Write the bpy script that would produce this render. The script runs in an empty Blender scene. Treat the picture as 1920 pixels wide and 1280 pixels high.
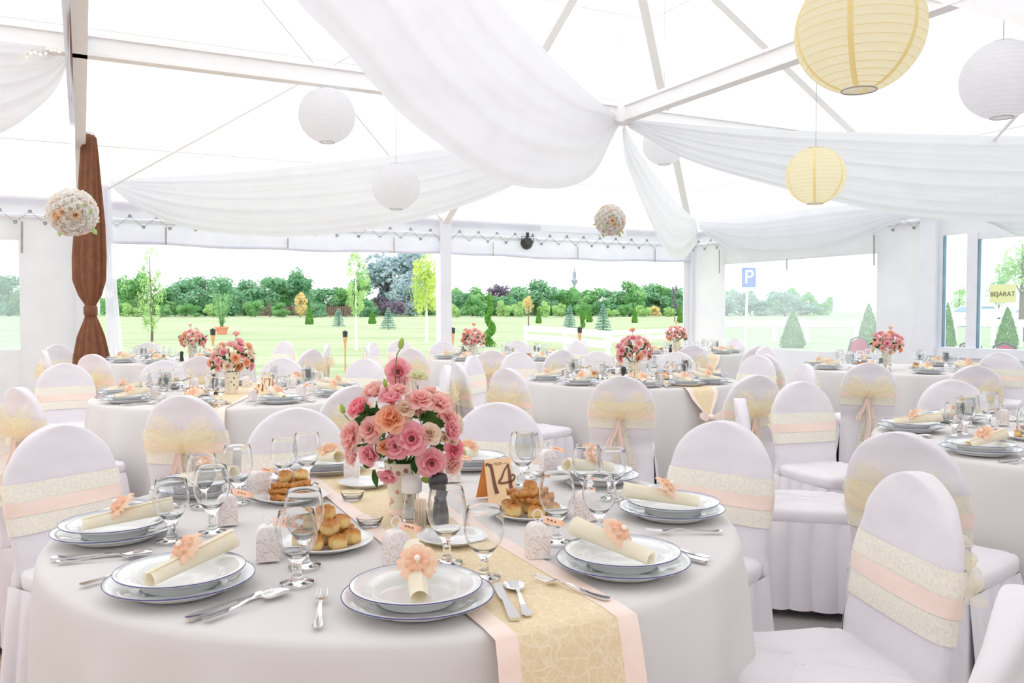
import bpy, math, random
import numpy as np
from mathutils import Vector, Matrix, Euler
PI = math.pi
rad = math.radians
random.seed(7)
SC = bpy.context.scene
COL = SC.collection

# ------------------------------------------------------------------ camera
FPX, PITCH, CH = 1580.0, rad(2.0), 1.33
cam_d = bpy.data.cameras.new('camera'); cam = bpy.data.objects.new('camera', cam_d); COL.objects.link(cam)
cam.location = (0, 0, CH); cam.rotation_euler = (PI/2 - PITCH, 0, 0)
cam_d.sensor_width = 36; cam_d.lens = FPX/1920*36; cam_d.clip_end = 3000; cam_d.clip_start = .05
SC.camera = cam
CP, SP = math.cos(PITCH), math.sin(PITCH)

def ray(px, py):
    x, y = px-960, 640-py
    return x, FPX*CP+y*SP, -FPX*SP+y*CP
def pz(px, py, z):                       # point of a pixel on a level plane
    x, dy, dz = ray(px, py); t = (z-CH)/dz
    return Vector((x*t, dy*t, z))
def pd(px, py, Y):                       # point of a pixel at a depth
    x, dy, dz = ray(px, py); t = Y/dy
    return Vector((x*t, Y, CH+dz*t))
LA, LB = -0.06, 0.0083
def lawn_z(y): return LA+LB*(y-10)
def pl(px, py):                          # point of a pixel on the lawn
    x, dy, dz = ray(px, py); t = (LA-LB*10-CH)/(dz-LB*dy)
    return Vector((x*t, dy*t, CH+dz*t))

# ------------------------------------------------------------------ mesh helpers
class MB:
    def __init__(s): s.v = []; s.f = []; s.m = []
    def add(s, vs, fs, mi=0):
        b = len(s.v); s.v.extend([tuple(p) for p in vs]); s.f.extend([tuple(i+b for i in f) for f in fs]); s.m.extend([mi]*len(fs)); return s
    def grid(s, fn, nu, nv, cu=False, cv=False, mi=0):
        b = len(s.v)
        for i in range(nu):
            for j in range(nv):
                s.v.append(tuple(fn(i/(nu if cu else nu-1), j/(nv if cv else nv-1))))
        for i in range(nu if cu else nu-1):
            for j in range(nv if cv else nv-1):
                i2, j2 = (i+1) % nu, (j+1) % nv
                s.f.append((b+i*nv+j, b+i2*nv+j, b+i2*nv+j2, b+i*nv+j2)); s.m.append(mi)
        return s
    def box(s, c, d, M=None, mi=0):
        x, y, z = d[0]/2, d[1]/2, d[2]/2
        vs = [Vector((sx*x, sy*y, sz*z)) for sz in (-1, 1) for sx, sy in ((-1, -1), (1, -1), (1, 1), (-1, 1))]
        vs = [(M @ p if M else p)+Vector(c) for p in vs]
        return s.add(vs, [(3, 2, 1, 0), (4, 5, 6, 7), (0, 1, 5, 4), (1, 2, 6, 5), (2, 3, 7, 6), (3, 0, 4, 7)], mi)
    def beam(s, p0, p1, w, h, mi=0):
        p0, p1 = Vector(p0), Vector(p1); d = (p1-p0).normalized()
        a = d.cross(Vector((0, 0, 1)))
        a = a.normalized() if a.length > 1e-4 else Vector((1, 0, 0))
        b = a.cross(d).normalized()
        vs = [p+a*sx*w/2+b*sy*h/2 for p in (p0, p1) for sx, sy in ((-1, -1), (1, -1), (1, 1), (-1, 1))]
        return s.add(vs, [(3, 2, 1, 0), (4, 5, 6, 7), (0, 1, 5, 4), (1, 2, 6, 5), (2, 3, 7, 6), (3, 0, 4, 7)], mi)
    def lathe(s, prof, n=32, c=(0, 0, 0), mi=0, wob=None):
        cx, cy, cz = c
        b = len(s.v)
        k = len(prof)
        for i in range(n):
            a = 2*PI*i/n; ca, sa = math.cos(a), math.sin(a)
            for r, z in prof: s.v.append((cx+r*ca, cy+r*sa, cz+z))
        for i in range(n):
            i2 = (i+1) % n
            for j in range(k-1):
                if prof[j][0] < 1e-6: s.f.append((b+i*k+j, b+i2*k+j+1, b+i*k+j+1)[::1])
                elif prof[j+1][0] < 1e-6: s.f.append((b+i*k+j, b+i2*k+j, b+i*k+j+1))
                else: s.f.append((b+i*k+j, b+i2*k+j, b+i2*k+j+1, b+i*k+j+1))
                s.m.append(mi)
        return s
    def tube(s, pts, r, n=8, mi=0, caps=True):
        pts = [Vector(p) for p in pts]; k = len(pts)
        rs = r if isinstance(r, (list, tuple)) else [r]*k
        b = len(s.v); up = Vector((0, 0, 1)); prev = None
        for i, p in enumerate(pts):
            t = (pts[min(i+1, k-1)]-pts[max(i-1, 0)])
            t = t.normalized() if t.length > 1e-9 else Vector((0, 0, 1))
            if prev is None:
                a = t.cross(up)
                if a.length < 1e-3: a = t.cross(Vector((1, 0, 0)))
            else: a = prev-t*prev.dot(t)
            if a.length < 1e-6: a = t.orthogonal()
            a.normalize(); prev = a; c = t.cross(a)
            for j in range(n):
                th = 2*PI*j/n
                s.v.append(tuple(p+(a*math.cos(th)+c*math.sin(th))*rs[i]))
        for i in range(k-1):
            for j in range(n):
                j2 = (j+1) % n
                s.f.append((b+i*n+j, b+i*n+j2, b+(i+1)*n+j2, b+(i+1)*n+j)); s.m.append(mi)
        if caps:
            s.f.append(tuple(b+j for j in range(n))[::-1]); s.f.append(tuple(b+(k-1)*n+j for j in range(n))); s.m += [mi, mi]
        return s
    def strip(s, pts, wv, mi=0):         # flat ribbon: pts, half-width vectors
        b = len(s.v)
        for p, w in zip(pts, wv): s.v.append(tuple(Vector(p)-Vector(w))); s.v.append(tuple(Vector(p)+Vector(w)))
        for i in range(len(pts)-1):
            s.f.append((b+2*i, b+2*i+1, b+2*i+3, b+2*i+2)); s.m.append(mi)
        return s
    def merge(s, o, M):
        b = len(s.v); s.v.extend([tuple(M @ Vector(p)) for p in o.v]); s.f.extend([tuple(i+b for i in f) for f in o.f]); s.m.extend(o.m); return s
    def mesh(s, name, mats, smooth=40):
        me = bpy.data.meshes.new(name)
        me.from_pydata(s.v, [], s.f)
        for m in (mats if isinstance(mats, (list, tuple)) else [mats]): me.materials.append(m)
        if any(s.m): me.polygons.foreach_set('material_index', s.m)
        if smooth:
            me.polygons.foreach_set('use_smooth', [True]*len(s.f))
            if smooth < 170: me.set_sharp_from_angle(angle=rad(smooth))
        me.update()
        return me

def obj(name, me, parent=None, loc=None, rot=None, sc=None):
    o = bpy.data.objects.new(name, me); COL.objects.link(o)
    if parent is not None: o.parent = parent
    if loc is not None: o.location = loc
    if rot is not None: o.rotation_euler = rot
    if sc is not None: o.scale = (sc, sc, sc) if isinstance(sc, (int, float)) else sc
    return o
def tag(o, label, cat, group=None, kind=None):
    o['label'] = label; o['category'] = cat
    if group: o['group'] = group
    if kind: o['kind'] = kind
    return o
def thing(name, label, cat, loc=(0, 0, 0), rz=0, group=None, rot=None, sc=None):
    o = bpy.data.objects.new(name, None); COL.objects.link(o); o.empty_display_size = .05
    o.location = loc; o.rotation_euler = rot if rot is not None else (0, 0, rz)
    if sc: o.scale = (sc, sc, sc)
    return tag(o, label, cat, group)
def struct(name, me=None, parent=None):
    o = bpy.data.objects.new(name, me); COL.objects.link(o)
    if parent is not None: o.parent = parent
    else: o['kind'] = 'structure'
    return o
def crom(pts, n):
    pts = [Vector(p) for p in pts]; k = len(pts)-1; out = []
    for i in range(n):
        t = i/(n-1)*k; j = min(int(t), k-1); u = t-j
        p1, p2 = pts[j], pts[j+1]; p0 = pts[j-1] if j else p1*2-p2; p3 = pts[j+2] if j+2 <= k else p2*2-p1
        out.append(.5*((2*p1)+(-p0+p2)*u+(2*p0-5*p1+4*p2-p3)*u*u+(-p0+3*p1-3*p2+p3)*u**3))
    return out
def interp(x, xs, ys): return float(np.interp(x, xs, ys))

# ------------------------------------------------------------------ materials
def srgb(h):
    if isinstance(h, str):
        h = h.lstrip('#'); c = [int(h[i:i+2], 16)/255 for i in (0, 2, 4)]
    else: c = [x/255 for x in h]
    return tuple((x/12.92 if x <= .04045 else ((x+.055)/1.055)**2.4) for x in c)+(1,)
class NT:
    def __init__(s, name):
        s.mat = bpy.data.materials.new(name); s.mat.use_nodes = True; s.t = s.mat.node_tree; s.t.nodes.clear()
        s.out = s.n('ShaderNodeOutputMaterial')
    def n(s, ty, **kw):
        nd = s.t.nodes.new(ty)
        for k, v in kw.items():
            if k.startswith('i_'):
                key = k[2:]; key = int(key) if key.isdigit() else key.replace('_', ' ')
                nd.inputs[key].default_value = v
            else: setattr(nd, k, v)
        return nd
    def l(s, a, b): s.t.links.new(a, b)
    def ramp(s, fac, stops):
        r = s.n('ShaderNodeValToRGB'); cr = r.color_ramp
        while len(cr.elements) > len(stops): cr.elements.remove(cr.elements[-1])
        while len(cr.elements) < len(stops): cr.elements.new(.5)
        for e, (p, c) in zip(cr.elements, stops): e.position = p; e.color = c if len(c) == 4 else (*c, 1)
        s.l(fac, r.inputs[0]); return r
    def coords(s, scale=(1, 1, 1), kind='Object', rot=(0, 0, 0)):
        tc = s.n('ShaderNodeTexCoord'); mp = s.n('ShaderNodeMapping'); mp.inputs['Scale'].default_value = scale; mp.inputs['Rotation'].default_value = rot
        s.l(tc.outputs[kind], mp.inputs[0]); return mp.outputs[0]
    def surf(s, sh): s.l(sh, s.out.inputs[0]); return s.mat
def noise_mat(name, c1, c2=None, rough=.6, scale=8, bump=0, bscale=60, metal=0, spec=.5, sheen=0, detail=3, coat=0, trans=0, vec=(1, 1, 1)):
    m = NT(name); c1 = srgb(c1) if not isinstance(c1, tuple) else c1; c2 = c1 if c2 is None else srgb(c2)
    co = m.coords(vec)
    nz = m.n('ShaderNodeTexNoise', i_Scale=scale, i_Detail=detail); m.l(co, nz.inputs['Vector'])
    r = m.ramp(nz.outputs['Fac'], [(.3, c1), (.7, c2)])
    p = m.n('ShaderNodeBsdfPrincipled', i_Roughness=rough, i_Metallic=metal)
    p.inputs['Specular IOR Level'].default_value = spec
    p.inputs['Coat Weight'].default_value = coat; p.inputs['Sheen Weight'].default_value = sheen
    m.l(r.outputs[0], p.inputs['Base Color'])
    if bump:
        b = m.n('ShaderNodeTexNoise', i_Scale=bscale, i_Detail=4); m.l(co, b.inputs['Vector'])
        bp = m.n('ShaderNodeBump', i_Strength=bump, i_Distance=.015); m.l(b.outputs['Fac'], bp.inputs['Height']); m.l(bp.outputs[0], p.inputs['Normal'])
    sh = p.outputs[0]
    if trans:
        tr = m.n('ShaderNodeBsdfTranslucent'); m.l(r.outputs[0], tr.inputs[0])
        mx = m.n('ShaderNodeMixShader', i_0=trans); m.l(sh, mx.inputs[1]); m.l(tr.outputs[0], mx.inputs[2]); sh = mx.outputs[0]
    return m.surf(sh)
def sheer_mat(name, c1, c2, alpha, scale=40, trans=.4, thr=None, vec=(1, 1, 1), rough=.7, pattern=None, sheen=0):
    """thin fabric: partly see-through; PATTERN lace leaves holes between threads"""
    m = NT(name); co = m.coords(vec)
    nz = m.n('ShaderNodeTexNoise', i_Scale=scale, i_Detail=3); m.l(co, nz.inputs['Vector'])
    r = m.ramp(nz.outputs['Fac'], [(.3, srgb(c1)), (.7, srgb(c2))])
    d = m.n('ShaderNodeBsdfDiffuse'); t = m.n('ShaderNodeBsdfTranslucent'); m.l(r.outputs[0], d.inputs[0]); m.l(r.outputs[0], t.inputs[0])
    mx = m.n('ShaderNodeMixShader', i_0=trans); m.l(d.outputs[0], mx.inputs[1]); m.l(t.outputs[0], mx.inputs[2])
    tp = m.n('ShaderNodeBsdfTransparent'); m2 = m.n('ShaderNodeMixShader', i_0=alpha); m.l(tp.outputs[0], m2.inputs[1]); m.l(mx.outputs[0], m2.inputs[2])
    if pattern:
        vo = m.n('ShaderNodeTexVoronoi', feature='DISTANCE_TO_EDGE', i_Scale=pattern)
        wn = m.n('ShaderNodeTexNoise', i_Scale=pattern*.35, i_Detail=2); m.l(co, wn.inputs['Vector'])
        va = m.n('ShaderNodeVectorMath', operation='MULTIPLY_ADD'); m.l(wn.outputs['Color'], va.inputs[0]); va.inputs[1].default_value = (.06, .06, .06); m.l(co, va.inputs[2])
        m.l(va.outputs[0], vo.inputs['Vector'])
        fl = m.n('ShaderNodeTexNoise', i_Scale=pattern*.28, i_Detail=1); m.l(co, fl.inputs['Vector'])
        a = m.ramp(vo.outputs[0], [(.05, (1, 1, 1, 1)), (.16, (.5, .5, .5, 1))])
        b = m.ramp(fl.outputs['Fac'], [(.45, (0, 0, 0, 1)), (.6, (.95, .95, .95, 1))])
        mx2 = m.n('ShaderNodeMath', operation='MAXIMUM'); m.l(a.outputs[0], mx2.inputs[0]); m.l(b.outputs[0], mx2.inputs[1])
        mu = m.n('ShaderNodeMath', operation='MULTIPLY'); mu.inputs[1].default_value = alpha; m.l(mx2.outputs[0], mu.inputs[0]); m.l(mu.outputs[0], m2.inputs[0])
    return m.surf(m2.outputs[0])
M = {}
M['cloth'] = noise_mat('table_linen', '#e0dcd9', '#dcd8d5', .85, 5, .03, 700, spec=.15)
M['chair'] = noise_mat('chair_cover_cloth', '#ebe6ea', '#e6e0e6', .75, 6, .5, 7, spec=.2, sheen=.1)
M['black'] = noise_mat('black_metal', '#17161a', '#201f22', .45, 10)
M['peach_satin'] = noise_mat('peach_satin', '#ffe8da', '#fee0d0', .4, 20, .1, 60, spec=.4, sheen=.2)
M['peach_flower'] = noise_mat('peach_ribbon', '#ffd0ac', '#ffdcc0', .5, 60, .1, 120, trans=.4)
M['lace'] = sheer_mat('cream_lace', '#f6efd6', '#fbf5e0', .8, 40, .3, pattern=110)
def lace_band_mat():
    m = NT('lace_over_cover'); co = m.coords()
    wn = m.n('ShaderNodeTexNoise', i_Scale=40, i_Detail=2); m.l(co, wn.inputs['Vector'])
    va = m.n('ShaderNodeVectorMath', operation='MULTIPLY_ADD'); m.l(wn.outputs['Color'], va.inputs[0]); va.inputs[1].default_value = (.03, .03, .03); m.l(co, va.inputs[2])
    vo = m.n('ShaderNodeTexVoronoi', feature='DISTANCE_TO_EDGE', i_Scale=70); m.l(va.outputs[0], vo.inputs['Vector'])
    v2 = m.n('ShaderNodeTexNoise', i_Scale=170, i_Detail=3); m.l(co, v2.inputs['Vector'])
    a = m.ramp(vo.outputs[0], [(.03, (1, 1, 1, 1)), (.12, (.0, .0, .0, 1))]); b = m.ramp(v2.outputs['Fac'], [(.4, (0, 0, 0, 1)), (.65, (.9, .9, .9, 1))])
    mx = m.n('ShaderNodeMath', operation='MAXIMUM'); m.l(a.outputs[0], mx.inputs[0]); m.l(b.outputs[0], mx.inputs[1])
    c = m.ramp(mx.outputs[0], [(0, srgb('#ebe3da')), (1, srgb('#faf5e0'))])
    p = m.n('ShaderNodeBsdfPrincipled', i_Roughness=.85); m.l(c.outputs[0], p.inputs['Base Color'])
    bp = m.n('ShaderNodeBump', i_Strength=.3, i_Distance=.001); m.l(mx.outputs[0], bp.inputs['Height']); m.l(bp.outputs[0], p.inputs['Normal'])
    return m.surf(p.outputs[0])
M['lace_band'] = lace_band_mat()
M['tulle'] = sheer_mat('cream_tulle', '#fff3cc', '#fff9e2', .42, 30, .72, vec=(1, 1, 1))
M['drape'] = sheer_mat('white_voile', '#e9e9ed', '#e5e5e9', .97, 3, .62)
M['voile'] = sheer_mat('white_sheer', '#fbfbff', '#f8f8fd', .8, 3, .6)
M['roof'] = sheer_mat('roof_membrane', '#f1f2f5', '#eff0f3', 1.0, 1, .62)
M['frame'] = noise_mat('painted_aluminium', '#f6f5f4', '#f2f1f0', .5, 6)
M['frame_white'] = noise_mat('white_pvc', '#eef0f6', '#e8eaf1', .4, 4)
M['panel'] = noise_mat('white_tarpaulin', '#f4f4f6', '#eeeef2', .6, 3, .05, 30, trans=.35)
M['roof_dimmed'] = sheer_mat('roof_membrane_dimmed', '#eeeff3', '#ebecef', 1.0, 1, .40)  # membrane of the unseen bay, made less translucent to dim the front table
M['wall_dimmer'] = noise_mat('dimming_tarpaulin', '#d2d0d6', '#ccCAd0', .7, 3)  # opaque and greyer, for the added walls that hold back light
M['valance'] = noise_mat('valance_tarpaulin', '#eeeef6', '#e4e5f2', .6, 3, trans=.3)
M['steel_grey'] = noise_mat('grey_strap', '#a9a69e', '#98958e', .6, 20)
M['chrome'] = noise_mat('polished_steel', '#e6e4e4', '#dcdadb', .07, 5, metal=1)
M['brown'] = noise_mat('brown_curtain_cloth', '#7d4c2f', '#6a3e26', .7, 12, .2, 90, spec=.25, sheen=.15)
M['porcelain'] = noise_mat('white_porcelain', '#eef0ee', '#e9ecea', .08, 5, spec=.6, coat=.3)
M['navy'] = noise_mat('navy_glaze', '#2c2a6e', '#33317a', .15, 10)
M['napkin'] = noise_mat('cream_napkin', '#fffaea', '#fff6dd', .7, 30, .1, 200, trans=.35)
M['pearl'] = noise_mat('pearl', '#fff3ea', '#ffe9dc', .15, 20)
M['steel_dark'] = noise_mat('dark_plastic', '#201c22', '#2a252b', .35, 20)
M['rope'] = noise_mat('grey_rope', '#b9b7b5', '#a8a6a6', .8, 60)
M['lantern_white'] = noise_mat('white_paper', '#f8f8f9', '#f4f4f6', .8, 6, trans=.72)
M['lantern_cream'] = noise_mat('cream_paper', '#fffdee', '#fffbe4', .8, 6, trans=.88)
M['lantern_rib'] = noise_mat('golden_paper', '#feefb8', '#fceaae', .8, 6, trans=.6)
M['red'] = noise_mat('red_fabric', '#d23a63', '#c93058', .7, 12)
M['paper_peach'] = noise_mat('peach_card', '#ffdcac', '#ffd6a2', .7, 20)
M['paper_peach_dark'] = noise_mat('orange_card', '#f59a4a', '#f09040', .7, 20)
M['ink'] = noise_mat('brown_ink', '#7a4632', '#6d3c2a', .6, 20)
M['tag'] = noise_mat('peach_tag', '#ffcaa6', '#fdbf97', .7, 30)
M['terracotta'] = noise_mat('terracotta', '#d98a6c', '#c97a5e', .8, 15)
M['bark'] = noise_mat('bark', '#6d6258', '#55493f', .9, 20, .5, 30)
M['birch_bark'] = noise_mat('birch_bark', '#eee9e2', '#cfc8be', .8, 14)
M['bamboo'] = noise_mat('bamboo', '#cf9c6a', '#b98456', .7, 20)
M['white_paint'] = noise_mat('white_paint', '#fbfbfb', '#f3f3f3', .6, 5)
M['sign_blue'] = noise_mat('sign_blue', '#4a66b8', '#4460b0', .5, 5)
M['sign_yellow'] = noise_mat('sign_paper', '#f4f4cf', '#f1f1c6', .7, 5, trans=.55)
M['car'] = noise_mat('white_car_paint', '#eef2f8', '#e6ebf2', .2, 3, coat=.5)
M['car_glass'] = noise_mat('car_glass', '#5b7f93', '#476a7e', .1, 4)
M['salt_cap'] = noise_mat('white_plastic', '#f4f2ee', '#efece8', .4, 10)
M['wood_stick'] = noise_mat('toothpick_wood', '#f3e2cc', '#ead2b6', .7, 80)
M['water_tower'] = noise_mat('water_tower_concrete', '#8f98ad', '#838ca3', .8, 3)
M['asphalt'] = noise_mat('asphalt', '#d8d6d8', '#cbc9cc', .9, 5)
M['fence_brown'] = noise_mat('brown_fence', '#6e5a50', '#5c4a42', .9, 4)
M['eyelet'] = noise_mat('eyelet_metal', '#77787c', '#68696e', .4, 10, metal=.6)

def leaf_mat(name, c1, c2, tr=.35, scale=1.2):
    m = NT(name); co = m.coords()
    nz = m.n('ShaderNodeTexNoise', i_Scale=scale, i_Detail=4); m.l(co, nz.inputs['Vector'])
    r = m.ramp(nz.outputs['Fac'], [(.32, srgb(c1)), (.68, srgb(c2))])
    d = m.n('ShaderNodeBsdfDiffuse'); t = m.n('ShaderNodeBsdfTranslucent'); m.l(r.outputs[0], d.inputs[0]); m.l(r.outputs[0], t.inputs[0])
    mx = m.n('ShaderNodeMixShader', i_0=tr); m.l(d.outputs[0], mx.inputs[1]); m.l(t.outputs[0], mx.inputs[2])
    return m.surf(mx.outputs[0])
LEAF = {
 'dark': leaf_mat('leaf_dark', '#5a9468', '#92c098'), 'mid': leaf_mat('leaf_mid', '#5a9c58', '#93c282'),
 'light': leaf_mat('leaf_light', '#8fbf70', '#bcdc94'), 'yellow': leaf_mat('leaf_yellow', '#a9c95a', '#d2e27e'),
 'blue': leaf_mat('leaf_blue', '#8fa9b0', '#b9ccce'), 'purple': leaf_mat('leaf_purple', '#6f6478', '#95879a'),
 'spruce': leaf_mat('leaf_spruce', '#6c9c8a', '#a4c4b6'), 'thuja': leaf_mat('leaf_thuja', '#4a8a36', '#74aa48', scale=3),
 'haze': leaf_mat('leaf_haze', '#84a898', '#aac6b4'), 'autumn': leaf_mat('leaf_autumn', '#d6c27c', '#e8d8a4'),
 'bouquet': leaf_mat('leaf_bouquet', '#2a4a26', '#4b6e36', .2, 30), 'pot': leaf_mat('leaf_pot', '#5e9a5a', '#8fbf86'),
}
# petals, coloured from heart to edge by the distance from the bloom's heart
def petal_mat(name, heart, mid, edge, span=.036):
    m = NT(name); tc = m.n('ShaderNodeTexCoord'); ln = m.n('ShaderNodeVectorMath', operation='LENGTH'); m.l(tc.outputs['Object'], ln.inputs[0])
    mr = m.n('ShaderNodeMapRange'); mr.inputs[2].default_value = span; m.l(ln.outputs['Value'], mr.inputs[0])
    r = m.ramp(mr.outputs[0], [(.12, srgb(heart)), (.5, srgb(mid)), (.95, srgb(edge))])
    d = m.n('ShaderNodeBsdfDiffuse'); t = m.n('ShaderNodeBsdfTranslucent'); m.l(r.outputs[0], d.inputs[0]); m.l(r.outputs[0], t.inputs[0])
    mx = m.n('ShaderNodeMixShader', i_0=.52); m.l(d.outputs[0], mx.inputs[1]); m.l(t.outputs[0], mx.inputs[2])
    return m.surf(mx.outputs[0])
PET = {'pink': petal_mat('petal_pink', '#d87a8c', '#f79cae', '#ffc2c9'), 'hot': petal_mat('petal_hot', '#dd6a84', '#f68aa0', '#ffaab6'),
       'pale': petal_mat('petal_pale', '#efa2a8', '#ffc2bc', '#ffd8d0'), 'peach': petal_mat('petal_peach', '#f79a5c', '#ffb383', '#ffcfae'),
       'cream': petal_mat('petal_cream', '#f2cf9c', '#fadfc0', '#fdeedb'), 'green': petal_mat('petal_green', '#efe6b8', '#fbf6dc', '#f4f4d2')}
M['rose_white'] = petal_mat('petal_ball', '#fbeac0', '#fff6e2', '#fffdf8', .03)
M['rose_peach'] = petal_mat('petal_ball_peach', '#f59a5e', '#fbc391', '#ffe9cc', .03)
M['rose_blush'] = petal_mat('petal_ball_blush', '#f0b7a4', '#fbdfd2', '#fff5ee', .03)
M['heart'] = noise_mat('flower_heart', '#4a3a1c', '#7a6a2c', .8, 60)
M['stem'] = noise_mat('green_stem', '#5b7f3e', '#486a32', .6, 20)

def glass_mat():
    m = NT('clear_glass'); g = m.n('ShaderNodeBsdfGlass', i_IOR=1.45, i_Roughness=0.0)
    co = m.coords(); nz = m.n('ShaderNodeTexNoise', i_Scale=3); m.l(co, nz.inputs['Vector'])
    r = m.ramp(nz.outputs['Fac'], [(.3, (.985, .99, .99, 1)), (.7, (1, 1, 1, 1))]); m.l(r.outputs[0], g.inputs[0])
    return m.surf(g.outputs[0])
M['glass'] = glass_mat()
def pane_mat(name, haze, tint):
    m = NT(name); co = m.coords(); nz = m.n('ShaderNodeTexNoise', i_Scale=1.5); m.l(co, nz.inputs['Vector'])
    r = m.ramp(nz.outputs['Fac'], [(.35, (haze*.85,)*3), (.65, (haze*1.15,)*3)])
    tp = m.n('ShaderNodeBsdfTransparent'); tp.inputs[0].default_value = tint
    t = m.n('ShaderNodeBsdfTranslucent'); t.inputs[0].default_value = (.93, .95, 1, 1); gl = m.n('ShaderNodeBsdfGlossy', i_Roughness=.08)
    mg = m.n('ShaderNodeMixShader', i_0=.06); m.l(t.outputs[0], mg.inputs[1]); m.l(gl.outputs[0], mg.inputs[2])
    mx = m.n('ShaderNodeMixShader'); m.l(r.outputs[0], mx.inputs[0]); m.l(tp.outputs[0], mx.inputs[1]); m.l(mg.outputs[0], mx.inputs[2])
    return m.surf(mx.outputs[0])
M['pane_haze'] = pane_mat('cloudy_vinyl', .15, (.93, .96, 1, 1))
M['pane_clear'] = pane_mat('window_glass', .08, (.93, .99, 1, 1))

def runner_mat():
    m = NT('cream_lace_runner'); co = m.coords()
    wn = m.n('ShaderNodeTexNoise', i_Scale=18, i_Detail=2); m.l(co, wn.inputs['Vector'])
    va = m.n('ShaderNodeVectorMath', operation='MULTIPLY_ADD'); m.l(wn.outputs['Color'], va.inputs[0]); va.inputs[1].default_value = (.06, .06, .06); m.l(co, va.inputs[2])
    vo = m.n('ShaderNodeTexVoronoi', feature='DISTANCE_TO_EDGE', i_Scale=38); m.l(va.outputs[0], vo.inputs['Vector'])
    v2 = m.n('ShaderNodeTexVoronoi', feature='DISTANCE_TO_EDGE', i_Scale=85); m.l(va.outputs[0], v2.inputs['Vector'])
    a = m.ramp(vo.outputs[0], [(.02, (1, 1, 1, 1)), (.09, (.0, .0, .0, 1))]); b = m.ramp(v2.outputs[0], [(.03, (.55, .55, .55, 1)), (.12, (0, 0, 0, 1))])
    mx = m.n('ShaderNodeMath', operation='MAXIMUM'); m.l(a.outputs[0], mx.inputs[0]); m.l(b.outputs[0], mx.inputs[1])
    c = m.ramp(mx.outputs[0], [(0, srgb('#e9d0a2')), (1, srgb('#f3e1bd'))])
    p = m.n('ShaderNodeBsdfPrincipled', i_Roughness=.8); m.l(c.outputs[0], p.inputs['Base Color'])
    bp = m.n('ShaderNodeBump', i_Strength=.25, i_Distance=.002); m.l(mx.outputs[0], bp.inputs['Height']); m.l(bp.outputs[0], p.inputs['Normal'])
    return m.surf(p.outputs[0])
M['runner'] = runner_mat()
def favor_mat():
    m = NT('cutout_card'); co = m.coords()
    vo = m.n('ShaderNodeTexVoronoi', i_Scale=220); m.l(co, vo.inputs['Vector'])
    n2 = m.n('ShaderNodeTexNoise', i_Scale=170); m.l(co, n2.inputs['Vector'])
    sp = m.n('ShaderNodeSeparateXYZ'); m.l(co, sp.inputs[0])
    zr = m.ramp(sp.outputs['Z'], [(.0, (0, 0, 0, 1)), (.006, (1, 1, 1, 1)), (.03, (.9, .9, .9, 1)), (.08, (.35, .35, .35, 1))])
    a = m.ramp(n2.outputs['Fac'], [(.5, (0, 0, 0, 1)), (.55, (1, 1, 1, 1))]); mu = m.n('ShaderNodeMath', operation='MULTIPLY'); m.l(a.outputs[0], mu.inputs[0]); m.l(zr.outputs[0], mu.inputs[1])
    hole = m.ramp(vo.outputs['Color'], [(.2, srgb('#efe6e3')), (.55, srgb('#dcbab0')), (.85, srgb('#e6d3b4'))])
    mx = m.n('ShaderNodeMix', data_type='RGBA'); m.l(mu.outputs[0], mx.inputs[0]); mx.inputs[6].default_value = srgb('#f7f0ee'); m.l(hole.outputs[0], mx.inputs[7])
    p = m.n('ShaderNodeBsdfPrincipled', i_Roughness=.5); m.l(mx.outputs[2], p.inputs['Base Color'])
    return m.surf(p.outputs[0])
M['favor'] = favor_mat()
def pastry_mat(name, lo, hi, scale=60):
    m = NT(name); co = m.coords(); nz = m.n('ShaderNodeTexNoise', i_Scale=scale, i_Detail=5); m.l(co, nz.inputs['Vector'])
    r = m.ramp(nz.outputs['Fac'], [(.35, srgb(lo)), (.65, srgb(hi))])
    p = m.n('ShaderNodeBsdfPrincipled', i_Roughness=.45); m.l(r.outputs[0], p.inputs['Base Color'])
    bp = m.n('ShaderNodeBump', i_Strength=.6, i_Distance=.004); m.l(nz.outputs['Fac'], bp.inputs['Height']); m.l(bp.outputs[0], p.inputs['Normal'])
    return m.surf(p.outputs[0])
def scone_mat():
    m = NT('golden_scone'); co = m.coords(); nz = m.n('ShaderNodeTexNoise', i_Scale=70, i_Detail=5); m.l(co, nz.inputs['Vector'])
    sp = m.n('ShaderNodeSeparateXYZ'); m.l(co, sp.inputs[0])
    ad = m.n('ShaderNodeMath', operation='MULTIPLY_ADD'); m.l(nz.outputs['Fac'], ad.inputs[0]); ad.inputs[1].default_value = .016; m.l(sp.outputs['Z'], ad.inputs[2])
    r = m.ramp(ad.outputs[0], [(.012, srgb('#c98d3a')), (.018, srgb('#f0cf86')), (.028, srgb('#eec478')), (.034, srgb('#cf8430')), (.042, srgb('#a9601f'))])
    p = m.n('ShaderNodeBsdfPrincipled', i_Roughness=.5); m.l(r.outputs[0], p.inputs['Base Color'])
    wv = m.n('ShaderNodeTexWave', i_Scale=55, i_Distortion=1.5); m.l(co, wv.inputs['Vector'])
    mu = m.n('ShaderNodeMath', operation='ADD'); m.l(nz.outputs['Fac'], mu.inputs[0]); m.l(wv.outputs['Fac'], mu.inputs[1])
    bp = m.n('ShaderNodeBump', i_Strength=.5, i_Distance=.003); m.l(mu.outputs[0], bp.inputs['Height']); m.l(bp.outputs[0], p.inputs['Normal'])
    return m.surf(p.outputs[0])
M['crust'] = scone_mat(); M['dough'] = pastry_mat('pale_dough', '#d9a650', '#efcf86'); M['stick'] = pastry_mat('brown_crust', '#a35a1a', '#d4913c', 90)
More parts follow.
